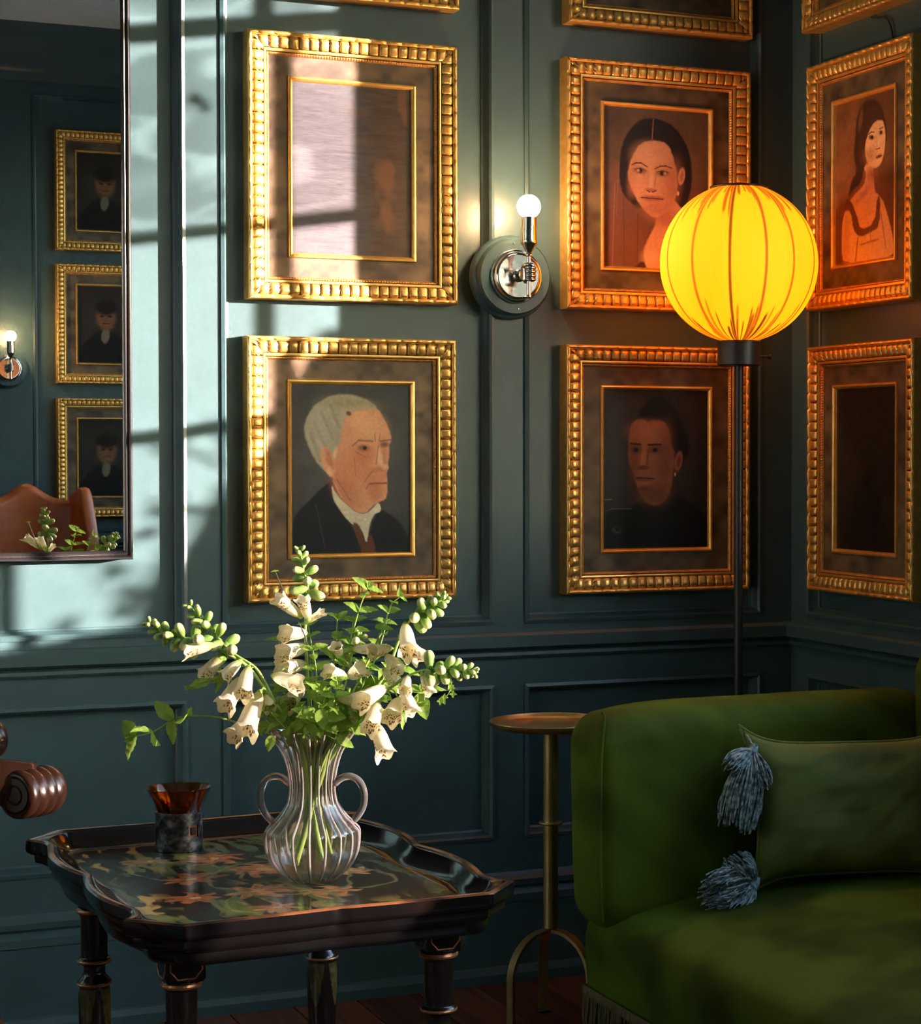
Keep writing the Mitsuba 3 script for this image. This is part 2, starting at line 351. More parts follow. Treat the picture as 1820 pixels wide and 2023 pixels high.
def poly_mask(x, y, pts, soft):
    v = [(float(a), float(b)) for a, b in pts]
    d, s = mi.Float(1e9), mi.Float(1)
    for i in range(len(v)):
        (ax, ay), (bx, by) = v[i], v[i - 1]
        ex, ey = bx - ax, by - ay
        wx, wy = x - ax, y - ay
        t = dr.clip((wx * ex + wy * ey) / (ex * ex + ey * ey + 1e-9), 0, 1)
        qx, qy = wx - ex * t, wy - ey * t
        d = dr.minimum(d, qx * qx + qy * qy)
        c1, c2, c3 = y >= ay, y < by, ex * wy > ey * wx
        s = dr.select((c1 & c2 & c3) | (~c1 & ~c2 & ~c3), -s, s)
    return 1 - smoothstep(-soft, soft, s * dr.sqrt(d))

def paint(layers, bg0, bg1, grain=0.10, glow=(0.5, 0.5)):
    """A procedural portrait: soft polygons, ellipses and strokes over a mottled ground."""
    L = []
    for l in layers:
        if l[0] == 'p': l = ('p', chaikin(l[1]), *l[2:])
        L.append(l)
    def fn(p, n, uv):
        x, y = uv.x, (1 - uv.y) * 1.38
        wob = 0.006
        xx = x + wob * (noise(x * 30, y * 30, 3.0) - 0.5); yy = y + wob * (noise(x * 30, y * 30, 9.0) - 0.5)
        g = dr.exp(-2.2 * (dr.square(x - glow[0]) + dr.square(y - glow[1])))
        c = mix(bg0, bg1, dr.clip(g * (0.55 + 0.9 * fbm(x * 7, y * 7, 1.0, 3)), 0, 1))
        for l in L:
            if l[0] == 'p':
                _, pts, col, soft, *a = l; m = poly_mask(xx, yy, pts, soft)
            elif l[0] == 'e':
                _, cx, cy, rx, ry, rot, col, soft, *a = l
                cs, sn = math.cos(rot), math.sin(rot); u, v = x - cx, y - cy
                r = dr.sqrt(dr.square((u * cs + v * sn) / rx) + dr.square((v * cs - u * sn) / ry))
                m = 1 - smoothstep(1 - soft, 1 + soft, r)
            else:
                _, ax, ay, bx, by, w, col, *a = l
                ex, ey = bx - ax, by - ay
                t = dr.clip(((x - ax) * ex + (y - ay) * ey) / (ex * ex + ey * ey), 0, 1)
                d = dr.sqrt(dr.square(x - ax - ex * t) + dr.square(y - ay - ey * t))
                m = 1 - smoothstep(0.4 * w, 1.3 * w, d)
            a = a[0] if a else 1.0
            c = mix(c, col, m * a)
        k = 1 + grain * 2 * (fbm(x * 45, y * 45, 2.0, 2) - 0.5) + 0.10 * (noise(x * 190, y * 190, 5.0) - 0.5)
        return c * k
    return P(fn)

def N(pts, ox, oy, s): return [((a - ox) / s, (b - oy) / s) for a, b in pts]
nB = lambda *q: N(q, 398, 480, 805)
SKIN, SKIN2, SKIN3 = (0.62, 0.30, 0.17), (0.45, 0.15, 0.075), (0.72, 0.46, 0.30)
HAIRW, COAT = (0.30, 0.29, 0.21), (0.006, 0.009, 0.013)
def eB(cx, cy, rx, ry, rot, col, soft, a=1.0): return ('e', (cx - 398) / 805, (cy - 480) / 805, rx / 805, ry / 805, rot, col, soft, a)
def lB(a, b, c, d, w, col, al=1.0): return ('l', (a - 398) / 805, (b - 480) / 805, (c - 398) / 805, (d - 480) / 805, w / 805, col, al)
old_man = [
    ('p', nB((398, 1375), (450, 1300), (540, 1215), (620, 1140), (665, 1105), (690, 1230), (780, 1370), (840, 1480), (900, 1640), (398, 1640)), COAT, 0.012),
    ('p', nB((1000, 1300), (1100, 1360), (1165, 1430), (1210, 1540), (1210, 1640), (940, 1640), (920, 1470), (950, 1360)), COAT, 0.012),
    ('p', nB((480, 780), (500, 690), (560, 608), (640, 560), (720, 542), (820, 545), (900, 572), (960, 608), (990, 650), (960, 720), (700, 940), (700, 1080), (640, 1065), (580, 1010), (530, 930), (498, 860)), HAIRW, 0.012),
    ('e', *[(600 - 398) / 805, (780 - 480) / 805, 0.07, 0.16], -0.25, (0.40, 0.37, 0.31), 0.7, 0.5),
    ('e', *[(800 - 398) / 805, (600 - 480) / 805, 0.22, 0.05], 0.1, (0.20, 0.18, 0.10), 0.7, 0.6),
    ('p', nB((800, 668), (860, 648), (985, 632), (1018, 690), (1048, 750), (1068, 800), (1074, 840), (1058, 885), (1062, 940), (1048, 1000), (1057, 1030), (1040, 1062), (1047, 1110), (1042, 1150), (1048, 1195), (1030, 1240), (985, 1256), (940, 1285), (895, 1335), (820, 1312), (740, 1245), (690, 1165), (668, 1085), (680, 1010), (700, 900), (730, 850), (738, 780), (760, 705)), SKIN, 0.010),
    eB(900, 740, 110, 80, 0.3, (0.72, 0.42, 0.20), 0.9, 0.7), eB(800, 1040, 110, 150, 0.2, SKIN2, 0.8, 0.55), eB(960, 1180, 50, 62, 0, SKIN2, 0.6, 0.8),
    eB(950, 1110, 70, 52, 0, SKIN2, 0.6, 0.5), eB(880, 940, 70, 60, 0, SKIN2, 0.7, 0.7), eB(1022, 1000, 20, 100, 0, SKIN2, 0.6, 0.6),
    eB(760, 1190, 60, 110, -0.5, (0.36, 0.12, 0.06), 0.8, 0.6), eB(770, 830, 40, 120, 0.1, (0.56, 0.26, 0.16), 0.8, 0.5),
    eB(640, 985, 42, 105, -0.32, SKIN, 0.12), eB(648, 965, 22, 66, -0.32, SKIN2, 0.5, 0.8), eB(690, 930, 14, 40, 0.2, SKIN3, 0.6, 0.9), eB(655, 1050, 18, 30, -0.3, SKIN3, 0.6, 0.8),
    eB(1000, 980, 18, 70, -0.15, SKIN3, 0.7, 0.9), eB(985, 1040, 50, 22, -0.2, SKIN2, 0.6, 0.8), eB(1030, 1020, 20, 18, 0, SKIN3, 0.7, 0.8),
    eB(885, 895, 38, 20, 0.1, (0.10, 0.05, 0.03), 0.7, 0.8), eB(892, 895, 13, 13, 0, (0.02, 0.02, 0.02), 0.3), eB(1028, 872, 30, 18, 0, (0.10, 0.05, 0.035), 0.7, 0.9),
    lB(810, 880, 850, 845, 7, (0.25, 0.10, 0.05), 0.8), lB(850, 845, 945, 850, 8, (0.18, 0.09, 0.05), 0.8), lB(1000, 850, 1070, 840, 7, (0.16, 0.08, 0.05), 0.8),
    lB(960, 800, 965, 850, 5, (0.30, 0.12, 0.06), 0.7), lB(1000, 800, 990, 845, 5, (0.30, 0.12, 0.06), 0.6), lB(985, 880, 970, 1000, 6, (0.34, 0.13, 0.07), 0.6),
    lB(925, 1132, 1040, 1128, 7, (0.22, 0.06, 0.04), 0.95), lB(925, 1132, 900, 1165, 6, (0.30, 0.10, 0.05), 0.7), lB(940, 1050, 890, 1120, 6, (0.32, 0.11, 0.06), 0.7),
    lB(830, 920, 900, 960, 5, (0.30, 0.11, 0.06), 0.7), lB(820, 960, 830, 1080, 5, (0.34, 0.12, 0.06), 0.6), lB(700, 1100, 790, 1240, 6, (0.30, 0.10, 0.05), 0.7), lB(690, 1130, 730, 1220, 5, (0.62, 0.34, 0.2), 0.6),
    eB(783, 668, 18, 14, 0.4, (0.12, 0.05, 0.03), 0.5), lB(525, 800, 590, 980, 12, (0.17, 0.16, 0.12), 0.4), lB(550, 730, 620, 880, 14, (0.19, 0.18, 0.12), 0.35), lB(600, 660, 670, 830, 12, (0.17, 0.16, 0.11), 0.4), lB(660, 620, 720, 760, 14, (0.17, 0.155, 0.1), 0.35), lB(575, 840, 625, 950, 10, (0.44, 0.41, 0.36), 0.35), lB(640, 640, 690, 740, 10, (0.40, 0.38, 0.31), 0.35), lB(500, 800, 540, 920, 9, (0.38, 0.36, 0.31), 0.35),
    ('p', nB((662, 1130), (690, 1190), (760, 1270), (830, 1318), (895, 1338), (955, 1285), (990, 1252), (1008, 1312), (945, 1340), (915, 1440), (905, 1545), (865, 1425), (800, 1400), (725, 1318), (672, 1225)), (0.62, 0.56, 0.40), 0.008),
    ('p', nB((800, 1385), (845, 1395), (880, 1470), (905, 1550), (925, 1450), (960, 1520), (965, 1640), (885, 1640), (840, 1500)), (0.075, 0.030, 0.016), 0.010),
    eB(892, 1370, 9, 9, 0, (0.75, 0.75, 0.7), 0.4), lB(560, 1270, 620, 1560, 4, (0.03, 0.04, 0.05), 0.7)]

nC = lambda *q: N(q, 397, 512, 728)
def eC(cx, cy, rx, ry, rot, col, soft, a=1.0): return ('e', (cx - 397) / 728, (cy - 512) / 728, rx / 728, ry / 728, rot, col, soft, a)
def lC(a, b, c, d, w, col, al=1.0): return ('l', (a - 397) / 728, (b - 512) / 728, (c - 397) / 728, (d - 512) / 728, w / 728, col, al)
WS, WS2 = (0.50, 0.25, 0.15), (0.34, 0.13, 0.07)
veiled = [
    ('p', nC((440, 900), (500, 830), (540, 1060), (640, 1160), (735, 1230), (700, 1330), (640, 1500), (560, 1570), (520, 1620), (420, 1630)), (0.15, 0.055, 0.040), 0.03, 0.75),
    ('p', nC((1000, 900), (1060, 980), (1125, 1100), (1125, 1300), (990, 1180), (960, 1100)), (0.13, 0.05, 0.035), 0.03, 0.6),
    ('p', nC((735, 1140), (760, 1220), (720, 1300), (672, 1390), (668, 1450), (700, 1530), (780, 1560), (1000, 1560), (1130, 1520), (1130, 1260), (1000, 1190), (930, 1130), (880, 1060)), WS, 0.012),
    eC(830, 1200, 130, 60, 0.4, WS2, 0.8, 0.8), eC(720, 1470, 60, 70, 0, (0.58, 0.33, 0.20), 0.7, 0.8),
    ('p', nC((735, 566), (650, 580), (575, 640), (520, 740), (500, 860), (500, 980), (525, 1060), (580, 1110), (650, 1150), (700, 1100), (780, 1000), (890, 1080), (935, 1135), (985, 1080), (1010, 970), (1008, 850), (980, 740), (925, 650), (840, 585)), (0.012, 0.007, 0.006), 0.012),
    ('p', nC((733, 708), (650, 728), (600, 800), (572, 860), (556, 940), (582, 1020), (620, 1090), (670, 1152), (722, 1192), (765, 1196), (830, 1162), (880, 1100), (906, 1020), (906, 900), (880, 820), (850, 740), (800, 712)), WS, 0.010),
    eC(700, 810, 90, 70, 0, (0.60, 0.34, 0.21), 0.9, 0.6), eC(860, 1000, 60, 150, 0.2, WS2, 0.8, 0.7), eC(740, 1140, 90, 50, 0, WS2, 0.8, 0.6), eC(590, 950, 30, 110, 0.1, WS2, 0.8, 0.5),
    eC(935, 925, 24, 55, 0.15, WS, 0.2), eC(937, 925, 12, 34, 0.15, WS2, 0.5), eC(910, 1035, 8, 14, 0, (0.7, 0.45, 0.2), 0.4),
    eC(645, 905, 42, 20, 0.08, (0.16, 0.065, 0.04), 0.6, 0.8), eC(647, 906, 15, 15, 0, (0.01, 0.008, 0.006), 0.3), eC(800, 914, 42, 20, -0.04, (0.16, 0.065, 0.04), 0.6, 0.8), eC(797, 914, 15, 15, 0, (0.01, 0.008, 0.006), 0.3),
    lC(588, 872, 615, 858, 5, (0.04, 0.018, 0.012), 0.8), lC(615, 858, 650, 856, 6, (0.04, 0.018, 0.012), 0.85), lC(650, 856, 696, 880, 5, (0.04, 0.018, 0.012), 0.8), lC(748, 888, 785, 870, 5, (0.04, 0.018, 0.012), 0.8), lC(785, 870, 825, 866, 6, (0.04, 0.018, 0.012), 0.85), lC(825, 866, 866, 878, 5, (0.04, 0.018, 0.012), 0.7), lC(605, 900, 645, 888, 3, (0.05, 0.02, 0.015), 0.8), lC(645, 888, 688, 905, 3, (0.05, 0.02, 0.015), 0.8), lC(762, 908, 800, 896, 3, (0.05, 0.02, 0.015), 0.8), lC(800, 896, 842, 908, 3, (0.05, 0.02, 0.015), 0.8), eC(632, 905, 10, 8, 0, (0.55, 0.42, 0.34), 0.5, 0.7), eC(818, 914, 10, 8, 0, (0.55, 0.42, 0.34), 0.5, 0.7), eC(640, 1000, 50, 60, 0, (0.56, 0.26, 0.16), 0.9, 0.5), eC(800, 1010, 60, 60, 0, (0.54, 0.24, 0.14), 0.9, 0.4),
    eC(722, 970, 14, 70, 0, (0.62, 0.37, 0.24), 0.8, 0.7), eC(722, 1022, 38, 12, 0, WS2, 0.6), lC(695, 1028, 712, 1036, 5, (0.12, 0.04, 0.03)), lC(730, 1036, 755, 1026, 5, (0.12, 0.04, 0.03)), lC(760, 900, 745, 1000, 6, WS2, 0.6),
    eC(730, 1075, 72, 18, 0, (0.30, 0.07, 0.045), 0.5, 0.85), lC(655, 1074, 805, 1078, 4, (0.08, 0.025, 0.02)), lC(737, 575, 727, 712, 5, (0.22, 0.10, 0.06), 0.9),
    ('p', nC((664, 1462), (590, 1540), (520, 1600), (510, 1640), (800, 1640), (750, 1540), (700, 1532)), (0.045, 0.008, 0.006), 0.012),
    lC(470, 1000, 450, 1600, 4, (0.24, 0.10, 0.07), 0.7), lC(530, 1080, 535, 1560, 4, (0.07, 0.03, 0.02), 0.8), lC(630, 1180, 625, 1480, 4, (0.07, 0.03, 0.02), 0.7), lC(500, 860, 480, 1200, 3, (0.22, 0.09, 0.06), 0.6)]

nD = lambda *q: N(q, 390, 432, 705)
def eD(cx, cy, rx, ry, rot, col, soft, a=1.0): return ('e', (cx - 390) / 705, (cy - 432) / 705, rx / 705, ry / 705, rot, col, soft, a)
def lD(a, b, c, d, w, col, al=1.0): return ('l', (a - 390) / 705, (b - 432) / 705, (c - 390) / 705, (d - 432) / 705, w / 705, col, al)
DS, DS2 = (0.23, 0.085, 0.038), (0.10, 0.035, 0.016)
in_black = [
    eD(470, 700, 170, 400, 0, (0.030, 0.032, 0.036), 0.9, 0.8),
    ('p', nD((610, 640), (640, 540), (730, 455), (840, 490), (920, 620), (975, 760), (960, 840), (890, 900), (840, 700), (780, 600)), (0.006, 0.004, 0.004), 0.03),
    ('p', nD((380, 1190), (440, 1165), (570, 1155), (640, 1110), (850, 1060), (960, 1120), (1060, 1180), (1110, 1260), (1110, 1500), (380, 1500)), (0.005, 0.005, 0.005), 0.02),
    ('p', nD((565, 650), (610, 612), (660, 610), (690, 630), (720, 615), (790, 618), (832, 665), (842, 750), (870, 830), (858, 930), (845, 1050), (800, 1120), (740, 1145), (680, 1130), (625, 1065), (590, 960), (552, 860), (555, 760)), DS, 0.014),
    eD(690, 690, 110, 60, 0, (0.32, 0.12, 0.055), 0.9, 0.7), eD(800, 850, 60, 200, 0.1, DS2, 0.8, 0.6), eD(730, 1080, 110, 60, 0, DS2, 0.8, 0.8), eD(590, 900, 30, 140, 0.15, DS2, 0.8, 0.5),
    eD(895, 870, 26, 62, 0.2, DS, 0.25), eD(897, 870, 13, 38, 0.2, DS2, 0.5), eD(872, 950, 7, 12, 0, (0.45, 0.30, 0.15), 0.4),
    eD(605, 795, 42, 28, 0, DS2, 0.7, 0.95), eD(606, 800, 15, 13, 0, (0.008, 0.006, 0.005), 0.4), eD(735, 795, 48, 28, 0, DS2, 0.7, 0.95), eD(735, 800, 16, 13, 0, (0.008, 0.006, 0.005), 0.4),
    lD(570, 760, 635, 765, 7, (0.03, 0.012, 0.008)), lD(690, 768, 775, 765, 7, (0.03, 0.012, 0.008)), eD(655, 850, 14, 70, 0.08, (0.36, 0.15, 0.07), 0.8, 0.8), eD(655, 908, 38, 14, 0, DS2, 0.6), lD(690, 800, 680, 890, 7, DS2, 0.7),
    eD(660, 978, 60, 16, 0, (0.15, 0.04, 0.025), 0.5, 0.9), lD(605, 970, 730, 976, 4, (0.03, 0.01, 0.008)), eD(660, 1003, 40, 12, 0, (0.30, 0.12, 0.06), 0.7, 0.7), eD(660, 1040, 50, 16, 0, DS2, 0.7, 0.8),
    lD(400, 1175, 440, 1160, 4, (0.06, 0.065, 0.07)), lD(440, 1160, 575, 1160, 4, (0.06, 0.065, 0.07)), lD(395, 1103, 440, 1102, 4, (0.16, 0.14, 0.11)), eD(478, 1290, 30, 22, 0.3, (0.035, 0.037, 0.042), 0.5), eD(480, 1285, 18, 12, 0.3, (0.006, 0.006, 0.007), 0.5)]

ES, ES2 = (0.66, 0.36, 0.18), (0.36, 0.12, 0.05)
def eE(*a): return ('e', *a)
young = [
    ('p', [(0.36, 0.62), (0.30, 0.48), (0.33, 0.30), (0.36, 0.14), (0.44, 0.05), (0.56, 0.02), (0.68, 0.05), (0.78, 0.13), (0.83, 0.26), (0.86, 0.40), (0.80, 0.48), (0.60, 0.45), (0.48, 0.60), (0.44, 0.72), (0.30, 0.76), (0.22, 0.82), (0.26, 0.68)], (0.040, 0.014, 0.007), 0.02),
    ('p', [(0.47, 0.58), (0.52, 0.66), (0.48, 0.74), (0.34, 0.80), (0.22, 0.86), (0.12, 0.98), (0.10, 1.20), (0.14, 1.40), (0.94, 1.40), (0.96, 1.24), (0.90, 1.10), (0.82, 0.94), (0.74, 0.86), (0.66, 0.82), (0.64, 0.70), (0.62, 0.56)], ES, 0.012),
    ('p', [(0.56, 0.28), (0.66, 0.22), (0.78, 0.22), (0.83, 0.34), (0.82, 0.46), (0.79, 0.56), (0.72, 0.62), (0.62, 0.62), (0.53, 0.56), (0.49, 0.46), (0.50, 0.36)], (0.74, 0.46, 0.24), 0.012),
    ('p', [(0.40, 0.36), (0.42, 0.20), (0.54, 0.10), (0.70, 0.10), (0.80, 0.20), (0.76, 0.24), (0.66, 0.22), (0.56, 0.30), (0.50, 0.38), (0.48, 0.52), (0.44, 0.58), (0.38, 0.50)], (0.055, 0.018, 0.009), 0.012),
    eE(0.58, 0.50, 0.10, 0.06, 0, ES2, 0.8, 0.6), eE(0.60, 0.66, 0.08, 0.05, 0.3, ES2, 0.8, 0.8), eE(0.42, 0.18, 0.03, 0.09, 0.3, (0.18, 0.07, 0.03), 0.7, 0.8),
    eE(0.60, 0.355, 0.045, 0.020, 0.2, (0.16, 0.05, 0.025), 0.6), eE(0.61, 0.355, 0.016, 0.016, 0, (0.01, 0.008, 0.006), 0.3), eE(0.755, 0.335, 0.030, 0.018, 0.2, (0.16, 0.05, 0.025), 0.6), eE(0.758, 0.335, 0.013, 0.014, 0, (0.01, 0.008, 0.006), 0.3),
    ('l', 0.55, 0.325, 0.595, 0.310, 0.007, (0.10, 0.035, 0.018), 0.8), ('l', 0.595, 0.310, 0.645, 0.318, 0.007, (0.10, 0.035, 0.018), 0.8), ('l', 0.73, 0.302, 0.79, 0.296, 0.007, (0.10, 0.035, 0.018), 0.8), eE(0.71, 0.43, 0.022, 0.045, 0, (0.80, 0.54, 0.30), 0.7, 0.8), ('l', 0.68, 0.465, 0.74, 0.462, 0.008, ES2), ('l', 0.685, 0.37, 0.695, 0.44, 0.010, ES2, 0.35),
    eE(0.725, 0.53, 0.045, 0.016, -0.1, (0.30, 0.05, 0.03), 0.5), ('l', 0.68, 0.532, 0.77, 0.528, 0.005, (0.10, 0.02, 0.015)),
    ('p', [(0.14, 0.98), (0.30, 0.88), (0.36, 1.10), (0.48, 1.14), (0.66, 1.12), (0.72, 0.98), (0.84, 1.02), (0.96, 1.24), (0.96, 1.40), (0.10, 1.40)], (0.60, 0.40, 0.22), 0.015),
    ('p', [(0.16, 0.84), (0.26, 0.84), (0.36, 0.98), (0.42, 1.12), (0.66, 1.08), (0.70, 0.86), (0.75, 0.86), (0.74, 1.12), (0.60, 1.15), (0.40, 1.18), (0.30, 1.10), (0.26, 0.94), (0.14, 0.92)], (0.13, 0.045, 0.022), 0.012),
    ('l', 0.38, 1.18, 0.34, 1.38, 0.012, (0.22, 0.09, 0.045), 0.8), ('l', 0.42, 1.24, 0.72, 1.22, 0.010, (0.25, 0.11, 0.06), 0.7), ('l', 0.58, 1.12, 0.60, 1.22, 0.008, (0.25, 0.11, 0.06), 0.7), ('l', 0.76, 1.0, 0.84, 1.3, 0.012, (0.30, 0.13, 0.06), 0.7), eE(0.18, 1.20, 0.06, 0.20, 0.1, (0.48, 0.20, 0.10), 0.7, 0.6), eE(0.46, 0.82, 0.12, 0.03, -0.4, ES2, 0.8, 0.5)]

dark_sitter = [('p', [(0.0, 1.2), (0.25, 0.9), (0.42, 0.82), (0.62, 0.82), (0.8, 0.92), (1.0, 1.2), (1.0, 1.4), (0.0, 1.4)], (0.006, 0.006, 0.006), 0.03), ('e', 0.5, 0.55, 0.17, 0.24, 0, (0.16, 0.075, 0.038), 0.3), ('e', 0.5, 0.38, 0.20, 0.14, 0, (0.012, 0.008, 0.006), 0.3), ('e', 0.43, 0.54, 0.04, 0.02, 0, (0.02, 0.01, 0.008), 0.5), ('e', 0.57, 0.54, 0.04, 0.02, 0, (0.02, 0.01, 0.008), 0.5), ('l', 0.44, 0.67, 0.56, 0.67, 0.010, (0.05, 0.015, 0.01)), ('p', [(0.44, 0.78), (0.56, 0.78), (0.60, 0.95), (0.52, 1.05), (0.44, 0.95)], (0.14, 0.12, 0.085), 0.02)]
def murky(p, n, uv):
    x, y = uv.x, (1 - uv.y) * 1.38
    c = mix((0.052, 0.050, 0.058), (0.046, 0.026, 0.015), smoothstep(0.45, 0.75, x + 0.15 * (fbm(x * 5, y * 5, 0, 2) - 0.5)))
    st = fbm(x * 7 + 1.5 * noise(x * 3, y * 4), y * 46, 1.0, 3) * 0.6 + 0.4 * fbm(x * 18, y * 120, 5.0, 2)
    c = c * (0.55 + 0.95 * st)
    warm = smoothstep(0.52, 0.72, fbm(x * 5 + 2, y * 4.5, 7.0, 3)) * smoothstep(0.4, 0.7, x)
    return mix(c, (0.15, 0.060, 0.024), warm * 0.6)
PAINT = {
    'mat_paint_man': paint(old_man, (0.020, 0.024, 0.027), (0.062, 0.066, 0.068), 0.12),
    'mat_paint_veil': paint(veiled, (0.030, 0.016, 0.010), (0.13, 0.075, 0.042), 0.10, (0.6, 0.4)),
    'mat_paint_black': paint(in_black, (0.012, 0.009, 0.008), (0.030, 0.022, 0.018), 0.10),
    'mat_paint_young': paint(young, (0.060, 0.022, 0.009), (0.22, 0.085, 0.032), 0.16, (0.3, 0.5)),
    'mat_paint_abstract': P(murky),
    'mat_paint_dark': paint([('p', [(0.1, 1.4), (0.3, 0.95), (0.5, 0.7), (0.7, 0.95), (0.9, 1.4)], (0.006, 0.006, 0.006), 0.08, 0.7)], (0.010, 0.007, 0.006), (0.022, 0.015, 0.012), 0.3),
    'mat_paint_sitter': paint(dark_sitter, (0.010, 0.008, 0.007), (0.030, 0.024, 0.020), 0.1)}
for k_, v_ in PAINT.items(): mat(k_, v_, 0.50, specular=0.15 if k_ in ('mat_paint_black', 'mat_paint_dark', 'mat_paint_sitter', 'mat_paint_man') else 0.3)

# ---------------------------------------------------------------- gilt frames (local: x across, y into the room negative, z up, the wall at y = 0)
FW, FH, FD = 0.4526, 0.55, 0.0446
def side_strip(W, H, insets, depth, step, tone=None):
    """Four mitred strips; depth(inset_index, s along, half length) -> depth array."""
    ms, tn = [], []
    for horizontal in (True, False):
        for sgn in (1, -1):
            half = W / 2 if horizontal else H / 2; other = H / 2 if horizontal else W / 2
            n = int(2 * half / step); t = np.linspace(-1, 1, n)
            Pg = np.zeros((len(insets), n, 3))
            for k, i in enumerate(insets):
                s = t * (half - i); d = depth(k, s, half); o = sgn * (other - i)
                Pg[k] = np.stack([s, -d, np.full(n, o)], 1) if horizontal else np.stack([np.full(n, o), -d, s], 1)
            m = grid(Pg)
            if (sgn > 0) == horizontal: m.invert()
            ms.append(m)
            if tone is not None: tn.append(np.concatenate([tone(k, t * (half - i), half) for k, i in enumerate(insets)]))
    return cat(*ms) if tone is None else (cat(*ms), np.concatenate(tn))

def frame_meshes():
    lip_i = [0.0, 0.0, 0.0010, 0.0035, 0.0068, 0.0090, 0.0100, 0.0100]
    lip_d = np.array([0.0, 0.038, 0.0425, FD, FD, 0.0425, 0.0395, 0.036])
    def lip(k, s, half):
        c = 0.034; w = np.abs((s / c + 0.5) % 1 - 0.5) * c
        notch = np.exp(-(w / 0.0028) ** 2) * 0.0030 * (1 if 1 < k < 6 else 0)
        return lip_d[k] - notch + 0.0005 * np.sin(s * 180 + k) * (k > 1)
    g_i = np.linspace(0.010, 0.0340, 8); pitch = 0.02135
    base = np.interp(g_i, [0.010, 0.0134, 0.020, 0.0306, 0.0340], [0.0375, 0.0415, 0.0418, 0.0398, 0.0365])
    def gad(k, s, half):
        t = (s / pitch + (0.5 if round(2 * half / pitch) % 2 else 0.0)) % 1
        lobe = np.clip(1 - np.abs(2 * t - 1) ** 7, 0, 1) ** 0.8 - 0.10 * np.abs(2 * t - 1) ** 2
        wgt = [0.5, 1, 1, 1, 1, 1, 1, 0.7][k]
        return base[k] - (1 - lobe) * 0.0075 * wgt
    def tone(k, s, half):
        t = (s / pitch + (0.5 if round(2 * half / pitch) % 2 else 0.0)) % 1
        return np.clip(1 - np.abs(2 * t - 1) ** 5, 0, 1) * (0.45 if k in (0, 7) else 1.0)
    f_i = [0.0340, 0.0340, 0.0348, 0.0375, 0.0402, 0.0408]
    f_d = np.array([0.024, 0.0335, 0.0352, 0.0358, 0.0350, 0.030])
    b_i = np.linspace(0.0408, 0.0480, 6); b_d = np.array([0.027, 0.0305, 0.0315, 0.0305, 0.0285, 0.0245])
    def bead(k, s, half): return b_d[k] - 0.0018 * (1 - np.abs(np.sin(np.pi * s / 0.0058)) ** 0.7) * (0 < k < 5)
    n_i = [0.088, 0.088, 0.0895, 0.0925, 0.0955, 0.0975, 0.0985]; n_d = np.array([0.022, 0.0265, 0.0285, 0.0290, 0.0270, 0.0235, 0.020])
    out = {'outer_moulding': side_strip(FW, FH, lip_i, lip, 0.0042), 'gadroon_band': side_strip(FW, FH, g_i, gad, 0.00214, tone),
           'fillet': side_strip(FW, FH, f_i, lambda k, s, h: np.full_like(s, f_d[k]), 0.2), 'bead_strip': side_strip(FW, FH, b_i, bead, 0.00145),
           'inner_fillet': side_strip(FW, FH, n_i, lambda k, s, h: np.full_like(s, n_d[k]), 0.2),
           'mat': side_strip(FW, FH, [0.0475, 0.0885], lambda k, s, h: np.full_like(s, 0.0235), 0.2)}
    w, h = FW / 2 - 0.098, FH / 2 - 0.098
    out['canvas'] = mk([(-w, -0.0205, -h), (w, -0.0205, -h), (w, -0.0205, h), (-w, -0.0205, h)], [[0, 1, 2, 3]])
    out['backing'] = box(-FW / 2 + 0.004, FW / 2 - 0.004, -0.016, -0.0005, -FH / 2 + 0.004, FH / 2 - 0.004)
    return out
FM = frame_meshes()
FRAME_SHAPES = {}
for nm, m in FM.items():
    if nm == 'gadroon_band':
        m, tn_ = m
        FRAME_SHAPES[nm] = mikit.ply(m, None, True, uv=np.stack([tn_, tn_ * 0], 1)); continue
    FRAME_SHAPES[nm] = mikit.ply(m, None, {'canvas': False, 'mat': False, 'backing': False, 'gadroon_band': 50, 'bead_strip': True}.get(nm, 40), uv=np.array([[0, 0], [1, 0], [1, 1], [0, 1]], float) if nm == 'canvas' else None)
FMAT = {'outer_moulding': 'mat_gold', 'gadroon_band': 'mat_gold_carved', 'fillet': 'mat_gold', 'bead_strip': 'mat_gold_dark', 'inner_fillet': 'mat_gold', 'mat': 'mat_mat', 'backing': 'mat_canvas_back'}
def picture(x, y, z, face, canvas, label, group, tilt=0.0, clabel=None):
    k = thing('portrait', label, 'picture', group)
    m = T().translate([x, y, z]).rotate([0, 0, 1], face)
    for nm in ('outer_moulding', 'gadroon_band', 'fillet', 'bead_strip', 'mat', 'inner_fillet', 'canvas', 'backing'):
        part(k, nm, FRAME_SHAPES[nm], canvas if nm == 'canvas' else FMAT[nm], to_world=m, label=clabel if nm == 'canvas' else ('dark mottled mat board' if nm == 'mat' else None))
    return k
PG = 'gilt framed portraits on the corner walls'
picture(-1.072, -0.001, 1.760, 0, 'mat_paint_abstract', 'gilt carved frame half lit by the window, holding a murky brown painting, beside the mirror', PG, clabel='dark painting with no figure to make out')
picture(-1.076, -0.001, 1.134, 0, 'mat_paint_man', 'gilt carved frame with a portrait of a white haired old man in a dark coat', PG, clabel='painted portrait of a white haired old man')
picture(-0.368, -0.001, 1.760, 0, 'mat_paint_veil', 'gilt carved frame with a veiled dark haired woman, behind the globe', PG, clabel='painted portrait of a dark haired woman in a veil')
picture(-0.369, -0.001, 1.132, 0, 'mat_paint_black', 'gilt carved frame with a dim sitter in black, crossed by the lamp pole', PG, clabel='dark painted portrait of a sitter in black')
